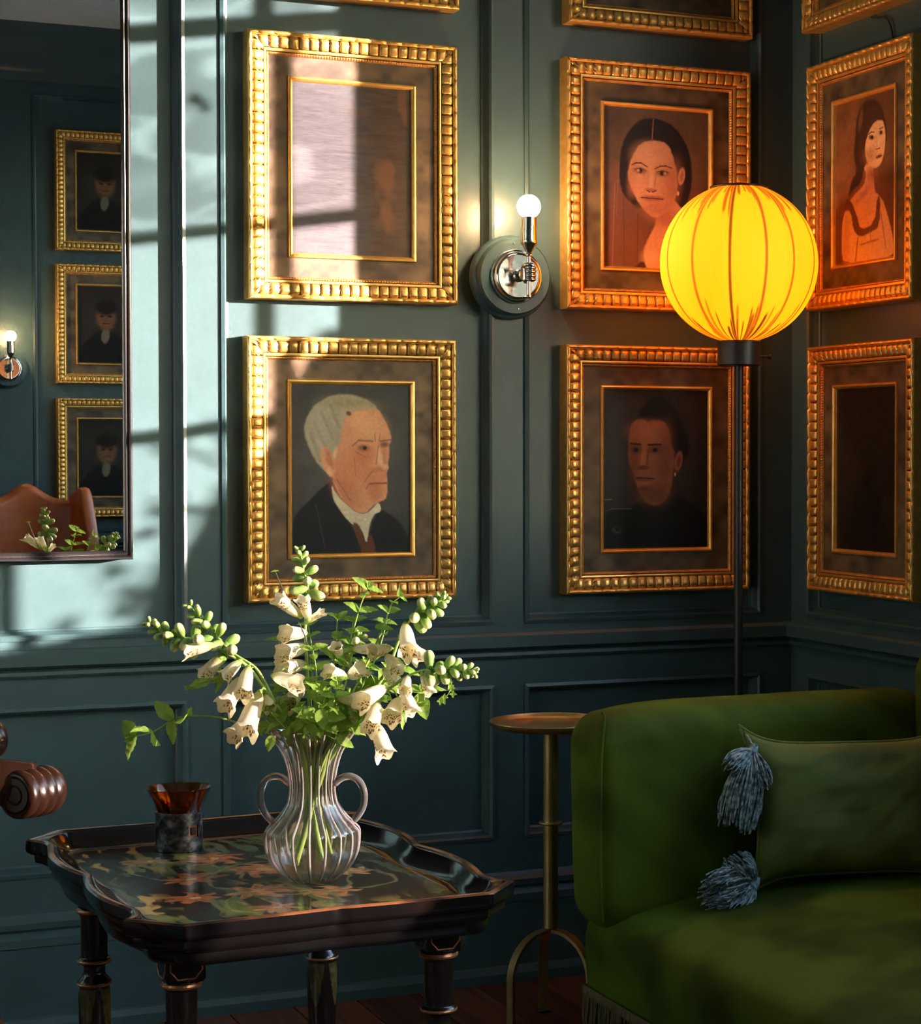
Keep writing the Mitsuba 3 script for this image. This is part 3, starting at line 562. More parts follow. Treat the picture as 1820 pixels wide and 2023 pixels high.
picture(-0.001, -0.350, 1.764, -90, 'mat_paint_young', 'gilt carved frame on the right wall, portrait of a young woman in a pale dress', PG, clabel='painted portrait of a young woman in a pale dress')
picture(-0.001, -0.358, 1.133, -90, 'mat_paint_dark', 'gilt carved frame on the right wall with an almost black painting', PG, clabel='almost black painting')
picture(-1.067, -0.001, 2.387, 0, 'mat_paint_dark', 'gilt carved frame at the very top, above the murky brown painting', PG)
picture(-0.363, -0.001, 2.385, 0, 'mat_paint_dark', 'gilt carved frame at the top, above the woman with the veil', PG)
picture(-0.001, -0.327, 2.394, -90, 'mat_paint_dark', 'gilt carved frame at the top of the right wall, above the young woman', PG)
OG = 'gilt framed portraits seen in the mirror'
for z, w in ((2.374, 'topmost'), (1.76, 'middle'), (1.142, 'lowest')):
    picture(-0.540, YF + 0.001, z, 180, 'mat_paint_sitter', 'gilt framed dark portrait seen in the mirror, %s of the three' % w, OG)

# ---------------------------------------------------------------- mirror with a black moulded frame
k = thing('wall_mirror', 'large wall mirror in a black moulded frame, cut by the left edge', 'mirror')
mx0, mx1, mz0, mz1 = S(-2.44), S(-1.5355), 0.9545, 2.42
part(k, 'frame', back(rect_loop(mx0, mx1, mz0, mz1, [(0.0, 0.0), (0.0, 0.045), (0.0015, 0.049), (0.005, 0.050), (0.0075, 0.047), (0.009, 0.044), (0.0105, 0.046), (0.013, 0.047), (0.0155, 0.045), (0.0168, 0.042), (0.0180, 0.038)])), 'mat_black_frame', 35)
part(k, 'glass', back(mk([(mx0 + .0175, 0.0385, mz0 + .0175), (mx1 - .0175, 0.0385, mz0 + .0175), (mx1 - .0175, 0.0385, mz1 - .0175), (mx0 + .0175, 0.0385, mz1 - .0175)], [[0, 1, 2, 3]])), 'mat_mirror')
part(k, 'backing', back(box(mx0 + .003, mx1 - .003, 0.0005, 0.034, mz0 + .003, mz1 - .003)), 'mat_black_frame')

# ---------------------------------------------------------------- globe floor lamp
LX, LY, LZ, LR = -0.303, -0.300, 1.574, 0.169
def shade_glow(p, n, uv):
    v = uv.y; pole = dr.abs(2 * v - 1)
    a = uv.x * 14.0 + 0.35; c, f = dr.floor(a), a - dr.floor(a)
    jit = 0.36 + 0.28 * cell_rand(c, 3.0) + 0.05 * (noise(v * 3, c, 0.0) - 0.5)
    dd = dr.abs(f - jit)
    m = (0.80 + 0.20 * cell_rand(c, 5.0)) * (1 - smoothstep(0.020, 0.060, dd * (1.0 - 0.55 * pole)))
    m = dr.maximum(m, 0.30 * smoothstep(0.30, 0.04, dd) * smoothstep(0.30, 1.0, pole))
    for q in range(3):
        b = uv.x * (26.0 + 13 * q) + 0.37 * q; g, h = dr.floor(b), b - dr.floor(b)
        up_ = dr.select(v > 0.5, 1.0, 0.0)
        reach = 0.30 + 0.45 * cell_rand(g, 31.0 + q, up_)
        on = dr.select(cell_rand(g, 41.0 + q, up_) > 0.28, 1.0, 0.0)
        t = dr.clip((pole - reach) / (1 - reach), 0, 1)
        wid = 0.06 + 0.26 * dr.sqrt(t)
        m = dr.maximum(m, on * (0.70 + 0.30 * cell_rand(g, 51.0 + q, up_)) * smoothstep(0.0, 0.15, t) * (1 - smoothstep(wid * 0.3, wid, dr.abs(h - 0.5 + 0.18 * (t - 0.5)))))
    weave = 0.90 + 0.14 * fbm(uv.x * 150, v * 4, 0.0, 2)
    return mix((3.6, 0.64, 0.005), (0.16, 0.012, 0.003), dr.clip(m, 0, 1)) * weave
k = thing('floor_lamp', 'black floor lamp with a glowing yellow pleated globe shade, behind the sofa arm', 'lamp')
b0, b1 = -math.asin(0.166 / LR), math.asin(0.164 / LR)
lat = np.linspace(b0, b1, 48); lon = np.linspace(0, 2 * np.pi, 193)
pl = 1 + 0.0075 * (np.abs((lon * 14 / (2 * np.pi)) % 1 - 0.5) * 2 - 0.5)
Pg = np.stack([(LR * np.cos(lat)[None] * pl[:, None]) * np.cos(lon)[:, None], (LR * np.cos(lat)[None] * pl[:, None]) * np.sin(lon)[:, None], np.repeat(LR * np.sin(lat)[None], 193, 0)], -1)
Pg[..., 2] = np.clip(Pg[..., 2], -0.1655, 0.162)
m = grid(Pg); m.vertices += [LX, LY, LZ]
mat('mat_shade', (0.50, 0.22, 0.01), 0.8)
part(k, 'shade', m, 'mat_shade', True, uv=grid_uv(193, 48), emitter={'type': 'area', 'radiance': P(shade_glow)}, label='glowing yellow pleated silk globe')
part(k, 'shade_ring', moved(tube([(0.060 * math.cos(t), 0.060 * math.sin(t), 0) for t in np.linspace(0, 2 * np.pi, 32, endpoint=False)], 0.0025, 6, closed=True), LX, LY, LZ + 0.1615), 'mat_black_metal', True)
part(k, 'socket_cup', moved(lathe([(0.0, 0.0), (0.044, 0.0), (0.046, 0.002), (0.046, 0.050), (0.044, 0.053), (0.0, 0.053)], 40), LX, LY, 1.3555), 'mat_black_metal', 35)
kn = part(k, 'dimmer_knob', turned(cat(trimesh.creation.cylinder(0.0025, 0.022), moved(trimesh.creation.cylinder(0.005, 0.006, sections=16), 0, 0, 0.012)), [0, 1, 0], 90), 'mat_black_metal', 35)
scene[kn]['to_world'] = T().translate([LX + 0.056, LY - 0.01, 1.376])
part(k, 'pole', moved(lathe([(0, 0), (0.0097, 0), (0.0097, 1.34), (0, 1.34)], 24), LX, LY, FLOOR + 0.004), 'mat_black_metal', 35)
part(k, 'base', moved(lathe([(0, 0), (0.118, 0), (0.12, 0.003), (0.12, 0.012), (0.115, 0.016), (0.012, 0.02), (0, 0.02)], 48), LX, LY, FLOOR + 0.001), 'mat_black_metal', 35)

# ---------------------------------------------------------------- wall sconces: a nickel fist holding a candle bulb, on a painted round block
def build_sconce(x, y, z, face, label, lum):
    k = thing('wall_sconce', label, 'wall lamp', 'nickel fist sconces')
    M = T().translate([x, y, z]).rotate([0, 0, 1], face)
    yl = lambda m: turned(m, [1, 0, 0], 90)          # z axis of a turned part -> out of the wall (-y)
    ad = lambda n_, m_, b_, s_=35, **kw: part(k, n_, m_, b_, s_, to_world=M, **kw)
    ad('wall_block', yl(lathe([(0, 0), (0.091, 0), (0.091, 0.014), (0.088, 0.020), (0.083, 0.023), (0.082, 0.036), (0.079, 0.041), (0.0, 0.042)], 64)), 'mat_wall')
    ad('back_plate', yl(moved(lathe([(0, 0), (0.058, 0), (0.0585, 0.004), (0.056, 0.009), (0.053, 0.010), (0.052, 0.014), (0.049, 0.018), (0.0465, 0.019), (0.0455, 0.0175), (0.0, 0.0175)], 64), z=0.042)), 'mat_chrome')
    Y0 = 0.0595                                        # front of the plate
    arm = [(0.0, 0.0), (0.013, 0.0), (0.0135, 0.003), (0.012, 0.006), (0.0105, 0.008), (0.0095, 0.02), (0.0105, 0.030), (0.0125, 0.033), (0.0105, 0.036), (0.009, 0.040), (0.0095, 0.050), (0.0, 0.052)]
    ad('arm', moved(yl(lathe(arm, 24)), y=-Y0), 'mat_chrome')
    ys = -(Y0 + 0.060)
    # fist: palm, four wrapped fingers and a thumb round the upright rod
    fist = [trimesh.Trimesh(np.vstack([trimesh.creation.icosphere(2, r).vertices + c for r, c in ((0.0105, (-0.001, ys + 0.016, 0.010)), (0.010, (0.001, ys + 0.016, -0.010)), (0.0075, (-0.006, ys + 0.004, 0.010)), (0.0075, (-0.006, ys + 0.004, -0.011)))]), process=False).convex_hull]
    for q, (zz, rr) in enumerate(((0.0125, 0.0044), (0.0043, 0.0047), (-0.0042, 0.0045), (-0.0122, 0.0040))):
        an = np.linspace(math.radians(150), math.radians(-95), 12)
        fist.append(tube([(0.0095 * math.cos(a) + 0.001, ys - 0.001 + 0.0105 * -math.sin(a) * 1.0, zz + 0.0006 * math.sin(3 * a)) for a in an], [rr * (0.85 if i in (0, 11) else 1 + 0.08 * math.cos(i * 2.1)) for i in range(12)], 10))
    fist.append(tube(smooth_path([(-0.007, ys + 0.012, 0.012), (-0.010, ys + 0.000, 0.017), (-0.004, ys - 0.010, 0.019), (0.005, ys - 0.012, 0.017)], 10), [0.0055, 0.0052, 0.005, 0.005, 0.0048, 0.0048, 0.0046, 0.0046, 0.0043, 0.0035], 10))
    ad('fist', cat(*fist), 'mat_chrome', 40)
    ad('rod', moved(lathe([(0, -0.053), (0.003, -0.052), (0.0055, -0.049), (0.0055, -0.046), (0.0043, -0.044), (0.0043, 0.036), (0.007, 0.038), (0.0075, 0.041), (0.006, 0.044), (0.0075, 0.048), (0.013, 0.058), (0.0165, 0.063), (0.0175, 0.066), (0.0175, 0.068), (0.0, 0.068)], 28), y=ys), 'mat_chrome')
    ad('candle_sleeve', moved(lathe([(0, 0.068), (0.0168, 0.068), (0.0172, 0.070), (0.0166, 0.072), (0.0166, 0.119), (0.0, 0.119)], 32), y=ys), 'mat_chrome')
    ad('bulb', moved(trimesh.creation.icosphere(3, 0.0255), y=ys, z=0.142), 'mat_bulb', True, emitter={'type': 'area', 'radiance': rgb(lum)}, label='glowing white globe bulb')
    for xx, zz in ((-0.004, 0.071), (0.006, -0.070)): ad('screw', yl(moved(lathe([(0, 0), (0.0022, 0.0), (0.0018, 0.0012), (0, 0.0016)], 10), xx, zz, 0.0415)), 'mat_chrome')
mat('mat_bulb', (0.9, 0.9, 0.88), 0.3)
BULB = (340.0, 190.0, 94.0)
build_sconce(-0.7235, -STEP, 1.548, 0, 'nickel fist sconce holding a lit white globe bulb, between the portrait columns', BULB)
build_sconce(-0.985, YF + STEP, 1.548, 180, 'lit fist sconce on the far wall, seen only in the mirror at the left edge', BULB)

# black cord hanging between the frames on the right wall
k = thing('picture_cord', 'thin dark cord curving down to the young woman portrait on the right wall', 'cord')
put(k, tube(smooth_path([(-0.004, -0.345, 2.115), (-0.006, -0.375, 2.108), (-0.008, -0.405, 2.104), (-0.008, -0.424, 2.090), (-0.006, -0.434, 2.065), (-0.004, -0.437, 2.03)], 24), 0.0023, 6), 'mat_cord', True)

# ---------------------------------------------------------------- green velvet sofa along the right wall, facing left
def velvet(lo, hi): return P(lambda p, n, uv: mix(lo, hi, smoothstep(0.32, 0.68, fbm(p.x * 6 + p.z * 4, p.y * 6 + 3, p.z * 5 + p.x * 2, 3))) * (0.9 + 0.2 * noise(p.x * 700, p.y * 700, p.z * 700)))
mat('mat_velvet', velvet((0.036, 0.058, 0.005), (0.098, 0.148, 0.013)), 0.75, sheen=1.0, sheen_tint=0.9, specular=0.2)
mat('mat_velvet_cushion', velvet((0.135, 0.170, 0.042), (0.20, 0.245, 0.066)), 0.75, sheen=1.0, sheen_tint=0.8, specular=0.2)
mat('mat_velvet_dark', (0.012, 0.018, 0.006), 0.8)
mat('mat_fringe', P(lambda p, n, uv: mix((0.075, 0.055, 0.022), (0.20, 0.15, 0.075), noise(p.x * 300, p.y * 300, p.z * 60))), 0.8)
mat('mat_dark_wood', P(lambda p, n, uv: mix((0.010, 0.0035, 0.002), (0.034, 0.012, 0.006), fbm(p.x * 50, p.y * 50, p.z * 8, 3))), 0.25, specular=0.4)
sf = thing('sofa', 'olive green velvet sofa with a fringed hem, against the right wall', 'sofa')
SY0, SY1 = -0.56, -2.60
def lumpy(m, amp, freq, seed=0):
    m = m.copy(); v = m.vertices; n = m.vertex_normals
    m.vertices = v + n * (amp * (2 * meshkit.fbm(v * freq, 3, seed) - 1))[:, None]; return m
def armrest(y0, y1):
    m = rbox((-0.820, y0, 0.262), (-0.070, y1, 0.690), (0.048, 0.062, 0.062), 4)
    m = m.subdivide_to_size(0.05)
    v = m.vertices.copy(); t = np.clip((v[:, 2] - 0.262) / 0.44, 0, 1)
    v[:, 2] -= 0.020 * np.clip((-0.62 - v[:, 0]) / 0.18, 0, 1) ** 2 * t
    v[:, 0] += 0.012 * (1 - t) ** 2 * (v[:, 0] < -0.4)
    m.vertices = v
    return lumpy(m, 0.003, 6.0)
part(sf, 'armrest', armrest(-0.72, SY0), 'mat_velvet', True)
part(sf, 'armrest', armrest(SY1, SY1 + 0.16), 'mat_velvet', True)
# piping where the front panel meets the inner side of the arm
part(sf, 'piping', tube(smooth_path([(-0.800, -0.712, 0.285), (-0.806, -0.716, 0.33), (-0.808, -0.718, 0.45), (-0.806, -0.717, 0.58), (-0.798, -0.709, 0.640), (-0.786, -0.690, 0.668), (-0.778, -0.660, 0.676)], 30) + np.array([0.0035, 0.003, 0]), 0.0030, 6), 'mat_velvet', True)
prof = smooth_path([(-0.780, 0.125), (-0.784, 0.19), (-0.784, 0.245), (-0.772, 0.278), (-0.742, 0.297), (-0.69, 0.311), (-0.60, 0.328), (-0.50, 0.342), (-0.38, 0.349), (-0.24, 0.351), (-0.09, 0.348)], 60)
ys = np.linspace(-0.598, SY1 + 0.04, 90)
Pg = np.zeros((90, 60, 3))
for i, y in enumerate(ys):
    e = min(abs(y + 0.72), abs(y - SY1 - 0.16)) if SY1 + 0.16 < y < -0.72 else 0
    crown = 0.012 * (1 - math.exp(-e / 0.10)) - 0.006
    Pg[i, :, 0] = prof[:, 0]; Pg[i, :, 1] = y; Pg[i, :, 2] = prof[:, 1] + crown * np.clip((prof[:, 1] - 0.24) / 0.08, 0, 1)
v = Pg.reshape(-1, 3); Pg = (v + np.array([0, 0, 1]) * (0.006 * (2 * meshkit.fbm(v * 5.0, 3, 4) - 1))[:, None] * np.clip((v[:, 2:] - 0.2) / 0.1, 0, 1)).reshape(90, 60, 3)
seat = grid(Pg); seat.invert()
part(sf, 'seat', cat(seat, box(-0.776, -0.09, SY1 + 0.04, -0.600, 0.122, 0.27, 0.004)), 'mat_velvet', 40)
bk = rbox((-0.125, SY1, 0.14), (-0.060, -0.70, 0.775), (0.032, 0.05, 0.05), 4).subdivide_to_size(0.08)
part(sf, 'backrest', lumpy(bk, 0.003, 5.0), 'mat_velvet', True)
for x in (-0.73, -0.10):
    for y in (SY0 - 0.08, SY1 + 0.08):
        part(sf, 'foot', moved(lathe([(0, 0), (0.014, 0), (0.018, 0.03), (0.024, 0.09), (0.026, 0.118), (0, 0.118)], 16), x, y, FLOOR), 'mat_dark_wood', 35)
part(sf, 'hem_braid', cat(tube([(-0.788, -0.600, 0.132), (-0.7885, SY1 + 0.04, 0.132)], 0.0085, 8, flat=(0.5, 1.2)), tube([(-0.788, -0.592, 0.132), (-0.10, -0.592, 0.132)], 0.0085, 8, flat=(0.5, 1.2))), 'mat_fringe', 40)
fr = []
r_ = random.Random(3)
for i in range(330):
    y = -0.603 - i * 0.0059
    fr.append(tube([(-0.789 + r_.uniform(-.002, .002), y, 0.128), (-0.791 + r_.uniform(-.003, .003), y + r_.uniform(-.002, .002), 0.085), (-0.790 + r_.uniform(-.005, .004), y + r_.uniform(-.005, .005), 0.024 + r_.uniform(0, .008))], [0.0016, 0.0024, 0.0020], 5))
for i in range(90):
    x = -0.785 + i * 0.0072
    fr.append(tube([(x, -0.590, 0.128), (x + r_.uniform(-.002, .002), -0.588, 0.08), (x + r_.uniform(-.004, .004), -0.588 + r_.uniform(-.004, .004), 0.026)], [0.0016, 0.0024, 0.002], 5))
part(sf, 'fringe', cat(*fr), 'mat_fringe', True, kind='stuff')

# lumbar cushion with yarn tassels
mat('mat_yarn', P(lambda p, n, uv: mix((0.09, 0.15, 0.18), (0.60, 0.72, 0.74), smoothstep(0.25, 0.75, fbm(p.x * 130, p.y * 130, p.z * 130, 2)))), 0.8, sheen=0.4)
cu = thing('cushion', 'dull green velvet lumbar cushion with blue grey yarn tassels, on the sofa', 'cushion')
m_, n_ = 56, 40
u, v = np.meshgrid(np.linspace(-1, 1, m_), np.linspace(-1, 1, n_), indexing='ij')
CW, CHh, CT = 0.205, 0.146, 0.062
th = np.sqrt(np.clip((1 - np.abs(u) ** 4.0) * (1 - np.abs(v) ** 3.2), 0, 1)) ** 1.05
ear = np.abs(u) ** 4 * np.abs(v) ** 5
px = u * CW * (1 - 0.085 * (1 - np.abs(v) ** 2.2)) * (1 + 0.06 * ear); pz = v * CHh * (1 - 0.15 * (1 - np.abs(u) ** 7)) * (1 + 0.11 * ear)
wr_ = meshkit.fbm(np.stack([u * 3, v * 3, 0 * u], -1), 3, 8) - 0.5
corner = np.clip(np.abs(u) + np.abs(v) - 1.35, 0, 1)
sides_ = []
for sg in (1, -1):
    y = sg * (CT * th + 0.022 * wr_ * th + 0.004 * np.sin((u - v * sg) * 16) * corner * th)
    sides_.append(grid(np.stack([px, y, pz], -1)))
sides_[1].invert(); sides_[0].invert(); sides_[0].invert()
cm = cat(*sides_); cm.merge_vertices(); cm.fix_normals()
CO, = (np.array([-0.322, -0.815, 0.487]),)
CX, CYv, CZ = np.array([0.985, -0.17, -0.015]), np.array([0.165, 0.955, -0.24]), None
CX /= np.linalg.norm(CX); CYv -= CX * (CX @ CYv); CYv /= np.linalg.norm(CYv); CZ = np.cross(CX, CYv)
def cush(pt): return CO + pt[..., :1] * CX + pt[..., 1:2] * CYv + pt[..., 2:] * CZ
cm.vertices = cush(cm.vertices)
part(cu, 'cover', cm, 'mat_velvet_cushion', True)
seam_u = np.concatenate([np.stack([np.linspace(-1, 1, 30), np.full(30, s)], 1)[::(1 if s < 0 else -1)] if q == 0 else np.stack([np.full(30, s), np.linspace(-1, 1, 30)], 1)[::(1 if s > 0 else -1)] for q, s in ((0, -1), (1, 1), (0, 1), (1, -1))])
su, sv = seam_u[:, 0], seam_u[:, 1]; ear = np.abs(su) ** 4 * np.abs(sv) ** 5
sp = np.stack([su * CW * (1 - 0.085 * (1 - np.abs(sv) ** 2.2)) * (1 + 0.06 * ear), np.zeros(120), sv * CHh * (1 - 0.15 * (1 - np.abs(su) ** 7)) * (1 + 0.11 * ear)], 1)
part(cu, 'seam', tube(cush(sp), 0.0034, 6, closed=True), 'mat_velvet_cushion', True)
def tassel(root, heads, seed, label):
    """Pompon of bent yarn strands on a wrapped neck; heads = (direction, length, spread, strands)."""
    r = np.random.default_rng(seed); ms = []
    root = np.asarray(root, float)
    for d, ln, sp_, nst in heads:
        d = np.asarray(d, float); d /= np.linalg.norm(d)
        for _ in range(nst):
            o = r.normal(size=3); o -= d * (o @ d); o *= sp_ * r.uniform(0.3, 1) ** 0.5 / np.linalg.norm(o)
            L_ = ln * r.uniform(0.75, 1.08); t = np.linspace(0, 1, 6)[:, None]
            pts = root + d * L_ * t + o * (np.sin(t * 1.9) ** 0.9) + r.normal(size=(6, 3)) * 0.0016 * t + np.array([0, 0, -1.0]) * 0.16 * L_ * t**2
            pts[:, 1] = np.minimum(pts[:, 1], -0.728); pts[:, 2] = np.maximum(pts[:, 2], 0.318)
            ms.append(tube(pts, 0.0017, 4, caps=False))
    return cat(*ms)
t1 = np.array([-0.522, -0.792, 0.606]); t2 = np.array([-0.540, -0.835, 0.362])
part(cu, 'tassel', tassel(t1, [((-0.35, -0.1, -1), 0.125, 0.040, 190), ((-0.9, -0.2, -0.30), 0.062, 0.022, 60), ((0.1, -0.6, -1), 0.065, 0.020, 50)], 5, ''), 'mat_yarn', True, label='blue grey yarn tassel at the upper corner', kind='stuff')
part(cu, 'tassel', tassel(t2, [((-1, -0.15, 0.10), 0.100, 0.038, 130), ((-0.75, -0.3, -0.25), 0.085, 0.034, 110), ((-0.6, -0.1, 0.75), 0.075, 0.030, 90)], 6, ''), 'mat_yarn', True, label='blue grey yarn tassel at the lower corner', kind='stuff')
for q, (a, b) in enumerate(((t1, cush(np.array([-CW, 0, CHh]))), (t2, cush(np.array([-CW, 0, -CHh]))))):
    part(cu, 'tassel_neck', cat(tube([a + [0.004, 0, 0.012], a, a - [0.006, 0, 0.012]], [0.007, 0.009, 0.008], 12), tube(smooth_path([b, (a + b) / 2 + [0, -0.004, 0.004], a], 8), 0.0022, 6)), 'mat_yarn', True)

# ---------------------------------------------------------------- brass drinks table
dt = thing('drinks_table', 'small round brass drinks table on a three legged stem, left of the sofa', 'side table')
DX, DY = -0.7775, -0.400
part(dt, 'tray', moved(lathe([(0, 0), (0.020, 0.000), (0.108, 0.002), (0.117, 0.004), (0.1225, 0.010), (0.1240, 0.0155), (0.1225, 0.0175), (0.1205, 0.0160), (0.1180, 0.0105), (0.113, 0.0075), (0.106, 0.0068), (0.1045, 0.0080), (0.1030, 0.0068), (0.0, 0.0062)], 96), DX, DY, 0.6145), 'mat_brass', 40)
part(dt, 'stem', moved(lathe([(0, 0), (0.0150, 0), (0.0150, 0.398), (0.017, 0.402), (0.0, 0.404)], 32), DX, DY, 0.212), 'mat_brass', 35)
part(dt, 'collar', moved(lathe([(0.015, -0.003), (0.0235, -0.0028), (0.0248, 0.0), (0.0235, 0.0028), (0.015, 0.003)], 40), DX, DY, 0.4245), 'mat_brass', 35)
for a in (77, 196, 300):
    c, s = math.cos(math.radians(a)), math.sin(math.radians(a))
    pr_ = [(0.0, 0.207)] + [(0.100 - 0.088 + 0.088 * math.sin(t), 0.119 + 0.088 * math.cos(t)) for t in np.linspace(0.0, math.pi / 2, 14)] + [(0.100, 0.07), (0.100, 0.022)]
    pts = np.array([(DX + r * c, DY + r * s, z) for r, z in pr_]); w = np.array([-s, c, 0]) * 0.0098
    nrm = np.gradient(pts, axis=0); nrm /= np.linalg.norm(nrm, axis=1, keepdims=True); nr = np.cross(nrm, [-s, c, 0]) * 0.0035
    lg = grid(np.stack([pts - w - nr, pts + w - nr, pts + w + nr, pts - w + nr], 1), wrap_v=True)
    part(dt, 'leg', lg, 'mat_brass', 40)
    part(dt, 'foot_pad', moved(box(-0.013, 0.013, -0.013, 0.013, 0, 0.007, 0.002), DX + 0.1 * c, DY + 0.1 * s, FLOOR + 0.0003), 'mat_black_metal')

# ---------------------------------------------------------------- black lacquer tray table with a scalloped rim
TC, TR_ = np.array([-1.580, -1.2175]), 0.045
ct, st = math.cos(TR_), math.sin(TR_)
TZ = 0.560
def tw(m):
    m = m.copy(); v = m.vertices
    m.vertices = np.column_stack([TC[0] + v[:, 0] * ct - v[:, 1] * st, TC[1] + v[:, 0] * st + v[:, 1] * ct, v[:, 2]]); return m
def half_side(n=26):
    """From a chamfer tip (t = 1) to the notch at the middle (t = 0): how far the edge stands out, 0..1."""
    t = np.linspace(1, 0, n)
    k = np.interp(t, [0, 0.03, 0.10, 0.30, 0.52, 0.72, 0.84, 0.93, 1.0], [0.40, 0.45, 0.66, 0.92, 0.90, 0.55, 0.26, 0.42, 1.0])
    ks = np.convolve(np.pad(k, 2, 'edge'), [0.1, 0.2, 0.4, 0.2, 0.1], 'valid'); ks[0] = 1.0; ks[-1] = 0.40
    return t, ks
def outline():
    t, k = half_side(); tl, kl = half_side(); kl = 0.55 + 0.45 * np.interp(tl, [0, 0.04, 0.3, 0.8, 1], [0.25, 0.5, 0.85, 0.9, 1.0])
    A, B = 0.278, 0.390; dA, dB = 0.032, 0.026; e, w = 0.322, 0.2175
    pts = []
    right = [(A - dA + dA * kk, -e * tt) for tt, kk in zip(t, k)] + [(A - dA + dA * kk, e * tt) for tt, kk in list(zip(t, k))[::-1][1:]]
    top = [(w * tt, B - dB + dB * kk) for tt, kk in zip(tl, kl)] + [(-w * tt, B - dB + dB * kk) for tt, kk in list(zip(tl, kl))[::-1][1:]]
    lft = [(-x, -y) for x, y in right]; bot = [(-x, -y) for x, y in top]
    return np.array(right + top + lft + bot)
OUT = outline()
def inset(c, d):
    """Offset the closed outline inwards by d (mitres limited)."""
    a, b = np.roll(c, 1, 0), np.roll(c, -1, 0)
    def nrm(e): return np.stack([-e[:, 1], e[:, 0]], 1) / (np.linalg.norm(e, axis=1, keepdims=True) + 1e-9)
    n1, n2 = nrm(c - a), nrm(b - c); n = n1 + n2; n /= np.linalg.norm(n, axis=1, keepdims=True) + 1e-9
    k = 1 / np.maximum((n * n1).sum(1, keepdims=True), 0.55)
    o = c + n * k * d
    if d > 0.012:
        for _ in range(int(d * 260)): o = 0.5 * o + 0.25 * (np.roll(o, 1, 0) + np.roll(o, -1, 0))
    return o
def band(sec): return grid(np.stack([np.column_stack([inset(OUT, d), np.full(len(OUT), z)]) for d, z in sec]), wrap_v=True)
def lacquer_art(p, n, uv):
    lx = (p.x - TC[0]) * ct + (p.y - TC[1]) * st; ly = -(p.x - TC[0]) * st + (p.y - TC[1]) * ct
    base = mix((0.006, 0.005, 0.005), (0.022, 0.012, 0.008), fbm(lx * 12, ly * 12, 0, 2))
    wx, wy = lx + 0.02 * (noise(lx * 25, ly * 25, 1) - 0.5), ly + 0.02 * (noise(lx * 25, ly * 25, 4) - 0.5)
    c = base
    inner = smoothstep(0.225, 0.205, abs_(lx)) * smoothstep(0.335, 0.315, abs_(ly))
    # foliage: thin feathery strokes in olive and gold
    for q, (sc, col, th_) in enumerate(((16, (0.15, 0.16, 0.040), 0.60), (23, (0.42, 0.28, 0.08), 0.66), (31, (0.085, 0.12, 0.065), 0.62))):
        f = fbm(wx * sc * 2.2 + q * 5, wy * sc * 0.7 + 2 * noise(wx * 9, wy * 9, q), q * 3.0, 3)
        patch = smoothstep(0.42, 0.60, fbm(lx * 8 + q, ly * 8, q + 2.0, 2))
        c = mix(c, col, inner * patch * smoothstep(th_ - 0.10, th_ + 0.02, f) * 0.85)
    # blossoms
    for q, (bx, by, r, col) in enumerate(((-0.02, 0.17, 0.060, (0.36, 0.10, 0.035)), (0.02, 0.05, 0.062, (0.40, 0.13, 0.05)), (-0.09, 0.03, 0.052, (0.30, 0.085, 0.03)), (-0.03, -0.10, 0.060, (0.42, 0.15, 0.06)), (0.06, -0.15, 0.052, (0.46, 0.17, 0.06)), (0.135, -0.02, 0.040, (0.50, 0.26, 0.09)),
                                                 (-0.13, -0.10, 0.045, (0.26, 0.075, 0.03)), (-0.12, 0.20, 0.040, (0.20, 0.10, 0.04)), (0.10, 0.16, 0.045, (0.34, 0.12, 0.04)), (-0.04, -0.22, 0.045, (0.36, 0.13, 0.05)))):
        dx, dy = wx - bx, wy - by; rad = dr.sqrt(dx * dx + dy * dy); an = dr.atan2(dy, dx)
        pet = 0.78 + 0.22 * dr.cos(an * 7 + 4 * noise(rad * 60, q * 3.0, 0))
        m = smoothstep(1.0, 0.80, rad / (r * pet)); k = 0.35 + 0.75 * noise(an * 4 + 10, rad * 90, q * 2.0)
        c = mix(c, mi.Color3f(col) * k * 1.75, inner * m * 0.9)
        c = mix(c, (0.62, 0.42, 0.14), inner * smoothstep(0.22, 0.12, rad / r) * 0.7)
    # curling gold stems and a leafy ring at the right
    for bx, by, r in ((0.12, -0.07, 0.075), (-0.10, 0.12, 0.085), (0.03, -0.02, 0.13), (-0.02, -0.19, 0.10)):
        d = abs_(dr.sqrt(dr.square(wx - bx) * 1.6 + dr.square(wy - by)) - r)
        c = mix(c, (0.24, 0.22, 0.075), inner * smoothstep(0.009, 0.003, d + 0.006 * noise(wx * 80, wy * 80, 2)) * 0.8)
    line = smoothstep(0.0022, 0.0008, abs_(abs_(lx) - 0.221)) + smoothstep(0.0022, 0.0008, abs_(abs_(ly) - 0.331))
    return mix(c, (0.34, 0.18, 0.06), dr.clip(line, 0, 1) * 0.6)
mat('mat_table_top', P(lacquer_art), 0.14, specular=0.55, clearcoat=0.8, clearcoat_gloss=0.93)
mat('mat_lacquer', P(lambda p, n, uv: mix((0.005, 0.004, 0.004), (0.026, 0.009, 0.005), smoothstep(0.60, 0.95, fbm(p.x * 14, p.y * 14, p.z * 14, 3)))), 0.10, specular=0.45, clearcoat=0.3, clearcoat_gloss=0.95)
mat('mat_rim_edge', P(lambda p, n, uv: mix((0.022, 0.009, 0.006), (0.30, 0.105, 0.036), smoothstep(0.3, 0.75, fbm(p.x * 16, p.y * 16, p.z * 16, 3)))), 0.20, specular=0.6, clearcoat=0.6)
mat('mat_copper_gilt', P(lambda p, n, uv: mix((0.34, 0.12, 0.045), (0.66, 0.30, 0.12), fbm(p.x * 60, p.y * 60, p.z * 60, 2))), 0.25, metallic=0.55, clearcoat=0.5)
tt = thing('tray_table', 'black lacquer tray table with a scalloped rim and a painted floral top', 'table')
surf = inset(OUT, 0.046)
